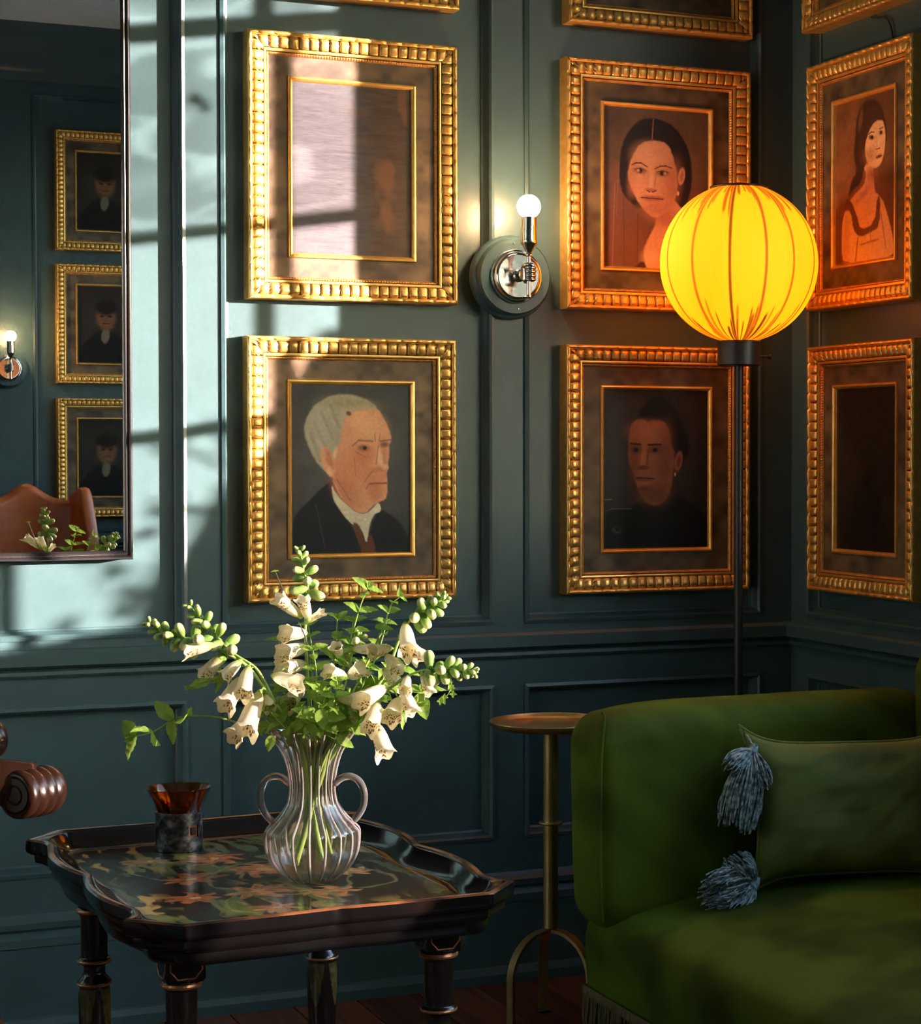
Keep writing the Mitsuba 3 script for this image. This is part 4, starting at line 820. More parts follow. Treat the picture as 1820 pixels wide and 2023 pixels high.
topm = trimesh.creation.extrude_polygon(__import__('shapely').Polygon(surf).buffer(0), 0.008, engine='earcut')
topm.vertices += [0, 0, TZ - 0.036]
part(tt, 'painted_top', tw(topm), 'mat_table_top')
part(tt, 'tray_rim', tw(band([(0.047, TZ - 0.030), (0.043, TZ - 0.0285), (0.036, TZ - 0.026), (0.026, TZ - 0.017), (0.019, TZ - 0.008), (0.0155, TZ - 0.0035), (0.0135, TZ - 0.0045), (0.0115, TZ - 0.002), (0.0095, TZ - 0.0010)])), 'mat_lacquer', 45)
part(tt, 'rim_edge', tw(band([(0.0095, TZ - 0.0010), (0.006, TZ), (0.0022, TZ - 0.0005), (0.0, TZ - 0.003)])), 'mat_rim_edge', 50)
part(tt, 'apron', tw(band([(0.0, TZ - 0.003), (-0.0005, TZ - 0.016), (0.001, TZ - 0.021), (0.006, TZ - 0.025), (0.010, TZ - 0.026), (0.010, TZ - 0.032), (0.011, TZ - 0.038), (0.016, TZ - 0.044), (0.020, TZ - 0.0455), (0.020, TZ - 0.056), (0.023, TZ - 0.062), (0.030, TZ - 0.064), (0.06, TZ - 0.064)])), 'mat_lacquer', 40)
part(tt, 'underside', tw(box(-0.225, 0.225, -0.335, 0.335, TZ - 0.062, TZ - 0.037)), 'mat_lacquer')
leg_z = lambda z: z - 0.0
LEGP = [(0.0, 0.458), (0.0235, 0.458), (0.0262, 0.455), (0.0275, 0.451), (0.0262, 0.447), (0.0225, 0.4445), (0.0212, 0.442), (0.0205, 0.40), (0.0203, 0.378), (0.0225, 0.3765), (0.0258, 0.374), (0.0265, 0.371), (0.0250, 0.368), (0.0185, 0.366), (0.0165, 0.362), (0.0165, 0.353), (0.0185, 0.348), (0.0225, 0.344), (0.0242, 0.341), (0.0262, 0.3385), (0.0266, 0.3355), (0.0250, 0.3325), (0.0225, 0.331), (0.0238, 0.325), (0.0250, 0.312), (0.0248, 0.290), (0.0238, 0.262), (0.0225, 0.235), (0.0212, 0.200), (0.0222, 0.198), (0.0255, 0.195), (0.0255, 0.190), (0.021, 0.187), (0.0190, 0.183), (0.0200, 0.17), (0.0190, 0.12), (0.0160, 0.06), (0.0150, 0.045), (0.0195, 0.040), (0.0205, 0.033), (0.0165, 0.026), (0.014, FLOOR + 0.0005), (0.0, FLOOR + 0.0005)]
def leaf_paint(p, n, uv):
    a = uv.x * 4.0; f = abs_(a - dr.floor(a) - 0.5); z = p.z
    c = mix((0.006, 0.005, 0.005), (0.020, 0.010, 0.007), fbm(p.x * 30, p.y * 30, p.z * 30, 2))
    tpos = (z - 0.255) / (0.328 - 0.255)
    wid = 0.44 * dr.sqrt(dr.clip(tpos, 0, 1)) + 0.05 * (noise(a * 9, z * 260, 1.0) - 0.5)
    m = smoothstep(wid, wid - 0.10, f) * smoothstep(0.0, 0.06, tpos) * smoothstep(1.03, 0.98, tpos)
    col = mix((0.050, 0.055, 0.012), (0.20, 0.13, 0.045), noise(a * 14 + f * 10, z * 120, 3.0))
    return mix(c, col, m * 0.85)
mat('mat_leg', P(leaf_paint), 0.15, specular=0.6, clearcoat=0.7, clearcoat_gloss=0.9)
legm = lathe(LEGP, 40); leg_s = mikit.ply(legm, None, True, uv=lathe_uv(40, len(LEGP)))
ringm = cat(*[moved(lathe([(0.0235, -0.0048), (0.0272, -0.003), (0.0283, 0.0), (0.0272, 0.003), (0.0235, 0.0048)], 40), z=z) for z in (0.4510,)]); ring_a = mikit.ply(ringm, None, 40)
ring_b = mikit.ply(moved(lathe([(0.0235, -0.0035), (0.0264, -0.002), (0.0272, 0.0), (0.0264, 0.002), (0.0235, 0.0035)], 40), z=0.3715), None, 40)
ring_c = mikit.ply(moved(lathe([(0.0235, -0.0035), (0.0264, -0.002), (0.0274, 0.0), (0.0264, 0.002), (0.0235, 0.0035)], 40), z=0.3355), None, 40)
blk = mikit.ply(box(-0.027, 0.027, -0.027, 0.027, 0.457, TZ - 0.062, 0.0035), None, False)
def outline_u(face):
    w = 0.0215; pts = [(-w, TZ - 0.064), (-w, 0.474), (-w + 0.010, 0.4625), (w - 0.010, 0.4625), (w, 0.474), (w, TZ - 0.064)]
    q = np.array([(a, -0.0270, z) for a, z in pts]); return turned(tube(q, 0.0013, 6), [0, 0, 1], face)
gl = mikit.ply(cat(outline_u(0), outline_u(90), outline_u(180), outline_u(270)), None, 40)
gl_s = [mikit.ply(outline_u(f), None, 40) for f in (0, 90, 180, 270)]
for lx, ly in ((-0.186, 0.262), (0.186, 0.262), (-0.186, -0.262), (0.186, -0.262)):
    wx_, wy_ = TC[0] + lx * ct - ly * st, TC[1] + lx * st + ly * ct
    M = T().translate([wx_, wy_, 0]).rotate([0, 0, 1], math.degrees(TR_))
    lk = part(tt, 'leg', leg_s, 'mat_leg', to_world=M)
    part(lk, 'block', blk, 'mat_lacquer', to_world=M)
    for r_s in (ring_a, ring_b, ring_c): part(lk, 'gilt_ring', r_s, 'mat_copper_gilt', to_world=M)
    for g_s in gl_s: part(lk, 'gilt_line', g_s, 'mat_copper_gilt', to_world=M)

# ---------------------------------------------------------------- amber glass candle holder in a pewter sleeve
TOP = TZ - 0.028 + 0.0003
scene['mat_amber'] = {'type': 'dielectric', 'int_ior': 1.5, 'specular_transmittance': rgb((0.86, 0.36, 0.06))}
mat('mat_pewter', P(lambda p, n, uv: mix((0.035, 0.038, 0.042), (0.26, 0.275, 0.285), smoothstep(0.3, 0.8, fbm(p.x * 90, p.y * 90, p.z * 90, 3)))), 0.34, metallic=0.9)
mat('mat_amber_inlay', (0.16, 0.035, 0.008), 0.12, specular=0.6, clearcoat=1.0)
mat('mat_wax', (0.50, 0.42, 0.30), 0.5)
KX, KY = -1.6400, -0.9465
k = thing('candle_holder', 'amber glass candle holder with a pewter sleeve, left of the vase on the tray table', 'candle holder')
cs = 0.000813
part(k, 'glass_cup', moved(lathe([(0.0, 0.001), (0.0335, 0.001), (0.0345, 0.003), (0.0350, 0.060), (0.0362, 0.068), (0.0415, 0.082), (0.0480, 0.094), (0.0515, 0.0995), (0.0513, 0.1005), (0.0500, 0.0995), (0.0465, 0.0935), (0.0400, 0.0825), (0.0345, 0.070), (0.0325, 0.060), (0.0320, 0.006), (0.0, 0.006)], 64), KX, KY, TOP), 'mat_amber', 40)
def sleeve():
    a0 = math.radians(-64); wa = 0.0095 / 0.0367; an = np.concatenate([np.linspace(a0 + wa, a0 - wa + 2 * np.pi, 60)])
    zs_ = (0.0005, 0.0625); r0_, r1_ = 0.0355, 0.0372
    ms = [grid(np.stack([np.stack([np.stack([r * np.cos(an), r * np.sin(an), np.full(60, z)], 1) for r, z in ((r0_, zs_[0]), (r1_, zs_[0]), (r1_, zs_[1]), (r0_, zs_[1]))], 0)][0], 0), wrap_u=True)]
    an2 = np.linspace(a0 - wa, a0 + wa, 8)
    for za, zb in ((zs_[0], 0.0235), (0.0430, zs_[1])):
        ms.append(grid(np.stack([np.stack([r * np.cos(an2), r * np.sin(an2), np.full(8, z)], 1) for r, z in ((r0_, za), (r1_, za), (r1_, zb), (r0_, zb))], 0), wrap_u=True))
    return cat(*ms)
part(k, 'pewter_sleeve', moved(sleeve(), KX, KY, TOP), 'mat_pewter', 40)
a0 = math.radians(-64); an2 = np.linspace(a0 - 0.26, a0 + 0.26, 9)
part(k, 'amber_window', moved(grid(np.stack([np.stack([0.0353 * np.cos(an2), 0.0353 * np.sin(an2), np.full(9, z)], 1) for z in (0.023, 0.0435)])), KX, KY, TOP), 'mat_amber_inlay')
part(k, 'emblem', moved(placed(moved(box(-0.005, 0.005, -0.006, 0.006, 0, 0.0012, 0.0005)), (0.0356 * math.cos(a0), 0.0356 * math.sin(a0), 0.0333), (-math.sin(a0), math.cos(a0), 0), (math.cos(a0), math.sin(a0), 0)), KX, KY, TOP), 'mat_pewter')
part(k, 'wax', moved(lathe([(0, 0.0065), (0.0315, 0.0065), (0.0315, 0.050), (0.0305, 0.0512), (0.0, 0.0495)], 48), KX, KY, TOP), 'mat_wax', 40)
part(k, 'wick', moved(tube([(0, 0, 0.049), (0.0005, 0, 0.056), (0.002, 0.0005, 0.060)], 0.0009, 6), KX, KY, TOP), 'mat_cord', True)

# ---------------------------------------------------------------- carved armchair at the left edge, only the scroll of its arm in the picture
k = thing('carved_armchair', 'dark carved wooden armchair, only the scrolled end of its arm showing at the left edge', 'chair')
SX, SYc, SZ = -1.962, -1.08, 0.742
ax = np.array([-0.78, -0.62, 0.0]); ax /= np.linalg.norm(ax); side_ = np.cross([0, 0, 1.0], ax)
rr = 0.030
scr = [(0.0, -0.034), (0.010, -0.034), (0.0115, -0.0325), (0.013, -0.034), (0.021, -0.034), (0.0225, -0.032), (0.024, -0.034), (0.0275, -0.033), (0.0300, -0.030), (0.0310, -0.024), (0.0292, -0.019), (0.0315, -0.014), (0.0318, -0.009), (0.0298, -0.004), (0.0322, 0.001), (0.0322, 0.006), (0.0300, 0.011), (0.0318, 0.016), (0.0312, 0.022), (0.0290, 0.028), (0.024, 0.031), (0.0, 0.032)]
sc_ = placed(turned(lathe(scr, 48), [0, 1, 0], -90), (SX, SYc, SZ), ax, (0, 0, 1))
part(k, 'arm_scroll', sc_, 'mat_dark_wood', 40)
def arm_rail(o):
    return tube(smooth_path([np.array(o) + [0.0, 0, 0.008], np.array(o) + [-0.07, 0.005, 0.014], np.array(o) + [-0.20, 0.01, -0.012], np.array(o) + [-0.36, 0.01, 0.0], np.array(o) + [-0.48, 0.01, 0.05]], 30), 0.021, 12, flat=(1.0, 1.4))
part(k, 'arm_rail', arm_rail((SX, SYc, SZ)), 'mat_dark_wood', True)
part(k, 'arm_rail', arm_rail((SX, SYc - 0.52, SZ)), 'mat_dark_wood', True)
part(k, 'arm_scroll', moved(sc_, 0, -0.52, 0), 'mat_dark_wood', 40)
mat('mat_seat_leather', (0.05, 0.012, 0.007), 0.4)
part(k, 'seat', moved(rbox((-0.54, -0.56, 0.37), (-0.03, 0.04, 0.46), 0.03), SX, SYc, 0), 'mat_seat_leather', True)
part(k, 'backrest', moved(turned(rbox((-0.58, -0.50, 0.50), (-0.52, -0.02, 1.00), 0.025), [0, 1, 0], -8, (-0.55, 0, 0.5)), SX, SYc, 0), 'mat_seat_leather', True)
for lx in (-0.07, -0.51):
    for ly in (0.01, -0.53):
        part(k, 'leg', moved(lathe([(0, 0), (0.016, 0), (0.020, 0.05), (0.018, 0.2), (0.026, 0.3), (0.026, 0.38), (0.0, 0.38)], 16), SX + lx, SYc + ly, FLOOR + 0.0005), 'mat_dark_wood', 40)
        part(k, 'arm_post', moved(lathe([(0, 0.44), (0.015, 0.44), (0.02, 0.56), (0.014, 0.64), (0.014, 0.74 if lx > -0.3 else 0.77), (0.0, 0.745 if lx > -0.3 else 0.775)], 16), SX + lx, SYc + ly, 0), 'mat_dark_wood', 40)

# ---------------------------------------------------------------- leather wing chair seen in the mirror
mat('mat_leather', P(lambda p, n, uv: mix((0.36, 0.070, 0.020), (0.52, 0.125, 0.035), fbm(p.x * 12, p.y * 12, p.z * 12, 3))), 0.32, specular=0.6)
k = thing('wing_chair', 'red brown leather wing chair with a curved back, seen in the mirror', 'chair')
WX, WY = -0.955, -5.28
def slab_curve(path, z0, ztop, t):
    """Upright padded shell following a plan path; ztop one height per point."""
    p = np.asarray(path, float); n = len(p); tg = np.gradient(p, axis=0); tg /= np.linalg.norm(tg, axis=1, keepdims=True); nn = np.stack([-tg[:, 1], tg[:, 0]], 1)
    w = np.linspace(0, np.pi, 9); P3 = []
    for i in range(n):
        row = [(p[i, 0] - nn[i, 0] * t, p[i, 1] - nn[i, 1] * t, z0)] + [(p[i, 0] - nn[i, 0] * t * math.cos(a), p[i, 1] - nn[i, 1] * t * math.cos(a), ztop[i] - t + t * math.sin(a)) for a in w] + [(p[i, 0] + nn[i, 0] * t, p[i, 1] + nn[i, 1] * t, z0)]
        P3.append(row)
    P3 = np.array(P3); k_ = P3.shape[1]; m = grid(P3, wrap_v=True)
    caps = [[0, i, i + 1] for i in range(1, k_ - 1)] + [[(n - 1) * k_, (n - 1) * k_ + i + 1, (n - 1) * k_ + i] for i in range(1, k_ - 1)]
    m = mk(m.vertices, np.vstack([m.faces, caps])); m.fix_normals(); return m
tb = np.linspace(-1, 1, 25)
part(k, 'backrest', moved(slab_curve(np.column_stack([tb * 0.205, -0.17 + 0.05 * tb**2]), 0.36, 0.955 + 0.075 * np.exp(-(tb / 0.42) ** 2), 0.035), WX, WY, 0), 'mat_leather', 50)
for s in (-1, 1):
    tw_ = np.linspace(0, 1, 16)
    wg = moved(slab_curve(np.column_stack([s * (0.205 + 0.035 * tw_), -0.12 + 0.26 * tw_]), 0.36, 0.985 + 0.03 * np.sin(tw_ * 3.0) - 0.55 * np.clip(tw_ - 0.55, 0, 1) ** 1.2, 0.028), WX, WY, 0)
    part(k, 'wing', wg, 'mat_leather', 50)
part(k, 'seat', moved(rbox((-0.21, -0.15, 0.30), (0.21, 0.28, 0.45), 0.04), WX, WY, 0), 'mat_leather', True)
part(k, 'seat_base', moved(rbox((-0.24, -0.20, 0.16), (0.24, 0.27, 0.37), 0.02), WX, WY, 0), 'mat_leather', True)
for lx in (-0.2, 0.2):
    for ly in (-0.16, 0.23):
        part(k, 'leg', moved(lathe([(0, 0), (0.013, 0), (0.022, 0.17), (0.0, 0.17)], 14), WX + lx, WY + ly, FLOOR + 0.0005), 'mat_dark_wood', 40)

# ---------------------------------------------------------------- ribbed glass vase with two ring handles
VX, VY = -1.5113, -1.2714
VS = 0.000756
scene['mat_glass'] = {'type': 'dielectric', 'int_ior': 1.5, 'specular_transmittance': rgb((0.985, 0.965, 0.955)), 'specular_reflectance': rgb((1, 1, 1))}
scene['mat_water'] = {'type': 'thindielectric', 'int_ior': 1.33, 'specular_transmittance': rgb((0.98, 0.99, 0.97))}
scene['mat_vase'] = {'type': 'thindielectric', 'int_ior': 1.62, 'specular_transmittance': rgb((0.97, 0.945, 0.93))}
vs = thing('vase', 'clear ribbed glass vase with two ring handles, holding foxgloves on the tray table', 'vase')
VP = [(1453, 87), (1458, 84), (1466, 79), (1480, 69), (1500, 58), (1520, 51), (1540, 46.5), (1560, 44), (1580, 44.5), (1593, 47), (1600, 48.5), (1610, 54), (1625, 64), (1640, 78), (1650, 88), (1656, 91.5), (1668, 92), (1690, 90.5), (1710, 83), (1728, 71), (1742, 55), (1749, 47), (1751.5, 43)]
vp = np.array([((1752 - y) * VS, r * VS) for y, r in VP])
vpz = smooth_path(np.column_stack([vp[:, 1], vp[:, 0]]), 80)
def rib(a, k, n=18, amp=0.030):
    z = vpz[min(k, 79), 1]
    w = amp * np.clip(z / 0.02, 0.2, 1) * np.clip((0.2255 - z) / 0.03, 0.12, 1)
    return 1 + w * (np.abs(np.cos(a * n / 2)) ** 0.8 * 1.4 - 0.9)
outer = vpz; inner = vpz.copy(); inner[:, 0] = np.maximum(inner[:, 0] - 0.0030, 0.001); inner = inner[inner[:, 1] > 0.009]
prof = np.vstack([[(0.0, 0.0008)], outer[::-1], [(outer[0, 0] - 0.0012, outer[0, 1] + 0.0012)], inner, [(inner[-1, 0] * 0.5, 0.0085), (0.0, 0.008)]])
nout = 1 + 80
def vrib(a, k):
    if 1 <= k <= 80: return rib(a, 80 - k)
    if k > 81 and k - 82 < len(inner): return rib(a, k - 82, amp=0.026)
    return np.ones_like(a)
vm = lathe(prof, 216, vrib)
part(vs, 'body', moved(vm, VX, VY, TOP), 'mat_vase', 60)
RV, FV = np.array([math.cos(YAW), -math.sin(YAW), 0]), np.array([math.sin(YAW), math.cos(YAW), 0])
def pt(X, Y, d=0.0):
    """A point of the bouquet in the vase's own upright plane: across, up, and d metres forward of it."""
    return np.array([VX, VY, TOP]) + RV * (X - 618) * VS + np.array([0, 0, (1746 - Y) * VS]) - FV * d
scene['mat_handle'] = {'type': 'blendbsdf', 'weight': 0.10, 'a': {'type': 'ref', 'id': 'mat_glass'}, 'b': {'type': 'principled', 'base_color': rgb((0.95, 0.87, 0.82)), 'roughness': 0.25, 'specular': 0.6}}
scene['mat_rib'] = {'type': 'blendbsdf', 'weight': 0.24, 'a': {'type': 'ref', 'id': 'mat_glass'}, 'b': {'type': 'principled', 'base_color': rgb((0.95, 0.87, 0.82)), 'roughness': 0.25, 'specular': 0.6}}
NR = 18
for q in range(NR):
    an = (q + 0.5) * 2 * np.pi / NR
    sel = vpz[::2]; rr_ = sel[:, 0] * (1 + 0.0)
    pth = np.column_stack([VX + rr_ * math.cos(an), VY + rr_ * math.sin(an), TOP + sel[:, 1]])
    wd_ = 0.0011 + 0.0013 * np.clip(sel[:, 0] / 0.07, 0, 1)
    part(vs, 'rib', tube(pth, wd_, 8, flat=(1.0, 1.0)), 'mat_rib', True)
for sgn in (-1, 1):
    pts = smooth_path([pt(618 + sgn * X, Y) for X, Y in ((43, 1557), (58, 1545), (76, 1542), (93, 1552), (102, 1573), (101, 1598), (90, 1620), (76, 1634), (70, 1640))], 40)
    part(vs, 'handle', tube(pts, np.linspace(7.4, 6.6, 40) * VS, 14), 'mat_handle', True)
wi = inner[inner[:, 1] < (1752 - 1602) * VS]; wi = wi[::-1]
wp = [(0.0, 0.0088)] + [(max(r - 0.0012, 0.001), z) for r, z in wi if z > 0.009] ; wp.append((0.0, wp[-1][1]))
part(vs, 'water', moved(lathe(wp, 72), VX, VY, TOP), 'mat_water', 50)

# ---------------------------------------------------------------- bouquet: foxgloves and mint
def thin(name, base, trans=0.75, rough=0.45, spec=0.3):
    scene[name] = {'type': 'principledthin', 'base_color': base, 'roughness': rough, 'diff_trans': trans, 'eta': 1.4}
def bell_colour(p, n, uv):
    u, v = uv.x, uv.y
    c = mix((0.62, 0.64, 0.22), (0.92, 0.87, 0.68), smoothstep(0.05, 0.40, v))
    low = smoothstep(0.30, 0.12, abs_(u - 0.5))
    c = mix(c, (0.90, 0.74, 0.30), low * smoothstep(0.4, 0.7, v) * 0.5)
    d1, d2, rr = voronoi(u * 26, v * 11)
    spot = smoothstep(0.40, 0.28, d1) * smoothstep(0.55, 0.62, v) * smoothstep(0.23, 0.15, abs_(u - 0.5)) * dr.select(rr > 0.25, 1.0, 0.0) * smoothstep(0.985, 0.93, v)
    c = c * (0.92 + 0.16 * noise(u * 60, v * 3, 0))
    return mix(c, (0.10, 0.012, 0.014), spot * 0.93)
thin('mat_petal', P(bell_colour), 0.8)
def bud_colour(p, n, uv): return mix((0.20, 0.34, 0.07), (0.72, 0.74, 0.34), smoothstep(0.45, 0.95, uv.y)) * (0.9 + 0.2 * noise(uv.x * 30, uv.y * 4, 0))
mat('mat_bud', P(bud_colour), 0.5, specular=0.3)
mat('mat_stem', P(lambda p, n, uv: mix((0.22, 0.36, 0.07), (0.38, 0.54, 0.14), fbm(p.x * 70, p.y * 70, p.z * 40, 2))), 0.5, specular=0.3)
mat('mat_stem_dark', (0.045, 0.06, 0.03), 0.5)
def leaf_colour(p, n, uv):
    s, t = uv.x, abs_(uv.y - 0.5) * 2
    vein = smoothstep(0.10, 0.02, t) + 0.8 * smoothstep(0.14, 0.03, abs_((s * 9 - t * 2.2) - dr.floor(s * 9 - t * 2.2) - 0.5)) * smoothstep(1.0, 0.7, t)
    c = mix((0.20, 0.36, 0.045), (0.36, 0.54, 0.11), fbm(p.x * 60, p.y * 60, p.z * 60, 2))
    return mix(c, (0.40, 0.52, 0.17), dr.clip(vein, 0, 1) * 0.45)
thin('mat_leaf', P(leaf_colour), 0.8, 0.4)

def bell_mesh(L, w, curl=0.0, lobe=0.13, seed=0):
    z = np.array([0, 0.04, 0.10, 0.18, 0.28, 0.40, 0.53, 0.66, 0.78, 0.87, 0.93, 0.975, 1.0])
    r = np.array([0.14, 0.27, 0.38, 0.49, 0.57, 0.63, 0.67, 0.705, 0.74, 0.79, 0.86, 0.94, 1.0]) * w / 2
    a = np.linspace(0, 2 * np.pi, 31)
    A, K = np.meshgrid(a, np.arange(13), indexing='ij')
    e = np.clip((z[K] - 0.72) / 0.28, 0, 1)
    lob = 0.5 + 0.5 * np.cos(5 * (A - np.pi))
    R = r[K] * (1 + 0.10 * e * (lob - 0.5) + 0.05 * e * np.sin(A * 3 + seed)) * (1 - 0.06 * np.cos(A * 2))
    low = np.exp(-((A - np.pi) / 0.75) ** 2)
    Z = L * (z[K] + e**1.5 * (lobe * (lob - 0.45) + 0.13 * low))
    bell = -curl * L * (Z / L) ** 2
    X = R * np.cos(A) + bell; Y = R * np.sin(A)
    # axis along x, lower lip towards -z (angle pi)
    return grid(np.stack([Z, Y, X], -1)), np.stack([(A / (2 * np.pi)).ravel(), z[K].ravel()], 1)
def calyx_mesh(L):
    ms = []
    for q in range(5):
        a = q * 2 * np.pi / 5 + 0.3; t = np.linspace(0, 1, 5); wv = 0.22 * np.sin(np.pi * (0.25 + 0.75 * t)) * L
        ctr = np.stack([t * L * 0.9 - 0.05 * L, (0.10 + 0.34 * np.sqrt(t)) * L * np.cos(a), (0.10 + 0.34 * np.sqrt(t)) * L * np.sin(a)], 1)
        sd = np.array([0, -np.sin(a), np.cos(a)]); out = np.array([0, np.cos(a), np.sin(a)]) * 0.04 * L
        ms.append(grid(np.stack([ctr - sd * wv[:, None], ctr + out, ctr + sd * wv[:, None]], 1)))
    return cat(*ms)
def bud_mesh(L, w):
    t = np.linspace(0, np.pi, 9)
    pr_ = [(w / 2 * math.sin(q) ** 0.8 * (1 - 0.12 * math.cos(q)) + 1e-5, L / 2 * (1 - math.cos(q))) for q in t]
    m = lathe(pr_, 12); v = m.vertices; m.vertices = np.column_stack([v[:, 2], v[:, 1], v[:, 0]])
    uv = lathe_uv(12, 9); return m, uv
def leaf_mesh(L, w, fold=0.35, droop=0.25, teeth=9, seed=0):
    n = 22; s = np.linspace(0, 1, n); wd = w / 2 * np.sin(np.pi * s**0.72) ** 0.85
    wd = np.maximum(wd, 0) * (1 + 0.10 * ((s * teeth) % 1 - 0.5)) + 1e-5
    v = np.linspace(-1, 1, 7); Sg, Vg = np.meshgrid(s, v, indexing='ij')
    Y = Vg * wd[:, None]; Zc = fold * np.abs(Y) * 0.8 - droop * L * Sg**2 + 0.018 * L * np.sin(Sg * 26 + seed) * np.abs(Vg) + 0.03 * L * np.sin(Sg * 7 + seed)
    return grid(np.stack([L * Sg, Y, Zc], -1)), np.stack([Sg.ravel(), (Vg.ravel() + 1) / 2], 1)
def put_uv(parent, name, mesh_uv, o, x, hint, bsdf, **kw):
    m, uv = mesh_uv
    return part(parent, name, placed(m, o, x, hint), bsdf, True, uv=uv, **kw)
fr_ = random.Random(11)
UP = np.array([0, 0, 1.0])

def foxglove(label, path, bells, spire, buds=16, rad=(1.4, 5.6), group=None):
    k = thing('foxglove', label, 'flower', group)
    P3 = smooth_path([pt(*q) for q in path], 70)
    part(k, 'stem', tube(P3, np.linspace(rad[0], rad[1], 70) * VS, 9), 'mat_stem', True)
    seg = np.concatenate([[0], np.cumsum(np.linalg.norm(np.diff(P3, axis=0), axis=1))])
    for i in range(buds):
        f = (i / (buds - 1)) ** 1.25; d = spire * VS * f
        o = np.array([np.interp(d, seg, P3[:, c]) for c in range(3)]); j = min(np.searchsorted(seg, d) + 1, 68)
        tg = P3[max(j - 2, 0)] - P3[j + 1]; tg /= np.linalg.norm(tg)
        b1 = np.cross(tg, FV); b1 /= np.linalg.norm(b1); b2 = np.cross(tg, b1); an = i * 2.4 + 0.6
        rad_ = b1 * math.cos(an) + b2 * math.sin(an)
        sz = (9 + 21 * f ** 0.75) * VS; dirv = tg * (0.95 - 0.85 * f) + rad_ + UP * (-0.45 * f)
        m = bud_mesh(sz * 1.25, sz * 0.74)
        bk_ = put_uv(k, 'bud', m, o + rad_ * 2.2 * VS, dirv, UP + 0.1, 'mat_bud')
        if f > 0.12:
            part(bk_, 'sepal', placed(calyx_mesh(sz * 0.62), o + rad_ * 1.0 * VS, dirv, UP + 0.1), 'mat_stem')
    # growing tip
    tg = P3[0] - P3[3]; tg /= np.linalg.norm(tg)
    for q in range(5):
        put_uv(k, 'bud', bud_mesh(7 * VS, 4.5 * VS), P3[0] - tg * q * 1.5 * VS, tg + 0.5 * np.array([math.cos(q * 2.4), 0.3, math.sin(q * 2.4)]), FV, 'mat_bud')
    for b in bells:
        (bx, by), (mx_, my), d0, d1, w = b[:5]
        B, M = pt(bx, by, d0), pt(mx_, my, d0 + (d1 - d0) * (2.3 if w >= 38 else 1.5)); ax_ = M - B; L = np.linalg.norm(ax_)
        m = bell_mesh(L * 0.93, w * VS, 0.04, seed=bx)
        bk_ = put_uv(k, 'bell_flower', m, B, ax_, UP + FV * 0.3, 'mat_petal', label='cream speckled bell flower')
        part(bk_, 'calyx', placed(calyx_mesh(min(L * 0.42, 15 * VS)), B - ax_ * 0.06, ax_, UP + FV * 0.2), 'mat_stem')
        j = np.argmin(np.linalg.norm(P3 - B, axis=1)); gap = np.linalg.norm(P3[j] - B)
        part(bk_, 'stalk', tube(smooth_path([P3[j], (P3[j] + B) / 2 + UP * 0.15 * gap, B + ax_ / L * 0.002], 7), 1.5 * VS, 6), 'mat_stem', True)
    return k
FG = None
foxglove('foxglove leaning far left with the thickest stem, three open bells in front of the panelling', [(383, 1203, .02), (425, 1245, .03), (470, 1290, .04), (515, 1320, .04), (535, 1350, .04), (557, 1400, .03), (583, 1442, .012), (603, 1500, .006), (611, 1570, .004), (640, 1705, .014)],
    [((528, 1368), (505, 1440), .05, .066, 54), ((497, 1338), (466, 1390), .05, .066, 48), ((509, 1318), (506, 1368), .06, .074, 40), ((490, 1308), (456, 1340), .045, .05, 36), ((505, 1418), (474, 1455), .02, .035, 44), ((535, 1375), (548, 1402), .03, .04, 30)], 125, 20)
foxglove('foxglove whose budded spire points farthest to the left', [(312, 1233, .05), (350, 1256, .05), (405, 1267, .05), (450, 1285, .05), (500, 1322, .03), (545, 1390, .02), (588, 1458, -.004), (604, 1530, -.012), (598, 1690, -.03)],
    [((444, 1276), (385, 1285), .055, .062, 36), ((452, 1300), (414, 1338), .045, .04, 38)], 110, 20)
foxglove('foxglove standing tallest, its tip in front of the old man frame', [(590, 1095, -.02), (598, 1135, -.02), (607, 1180, -.02), (601, 1240, -.02), (604, 1310, -.015), (610, 1400, -.01), (616, 1480, -.01), (620, 1570, -.01), (588, 1700, -.01)],
    [((596, 1226), (556, 1184), .0, .018, 36), ((612, 1232), (604, 1186), .0, .012, 32), ((602, 1240), (640, 1215), -.02, -.01, 20), ((602, 1262), (566, 1256), -.02, -.005, 42), ((602, 1290), (562, 1294), -.02, -.002, 44), ((602, 1322), (560, 1324), -.015, .002, 44), ((602, 1362), (574, 1394), -.02, 0, 40), ((554, 1336), (610, 1346), .05, .064, 44)], 95, 16)
foxglove('foxglove at the upper right of the bouquet, its spire pointing up', [(878, 1188, -.02), (850, 1212, -.02), (812, 1233, -.02), (790, 1265, -.02), (765, 1330, -.015), (720, 1400, -.01), (660, 1468, 0), (632, 1556, .005), (578, 1690, .0)],
    [((800, 1242), (817, 1292), -.01, .012, 42), ((790, 1266), (834, 1300), -.015, .002, 38), ((770, 1290), (736, 1294), -.015, 0, 36), ((765, 1302), (792, 1328), 0, .016, 36), ((760, 1330), (784, 1352), 0, .01, 30)], 75, 18)
foxglove('foxglove at the far right, white bells hanging below its level spire', [(943, 1331, .03), (900, 1325, .03), (850, 1325, .04), (810, 1340, .045), (770, 1368, .045), (730, 1400, .035), (680, 1445, .02), (640, 1510, .008), (625, 1580, .006), (592, 1710, .03)],
    [((772, 1358), (732, 1376), .055, .077, 46), ((757, 1388), (748, 1432), .05, .067, 42), ((752, 1428), (779, 1486), .05, .06, 46), ((803, 1356), (831, 1408), .05, .056, 38), ((795, 1384), (784, 1414), .03, .047, 44), ((842, 1333), (862, 1372), .045, .05, 30), ((815, 1338), (812, 1362), .045, .062, 28)], 95, 20)
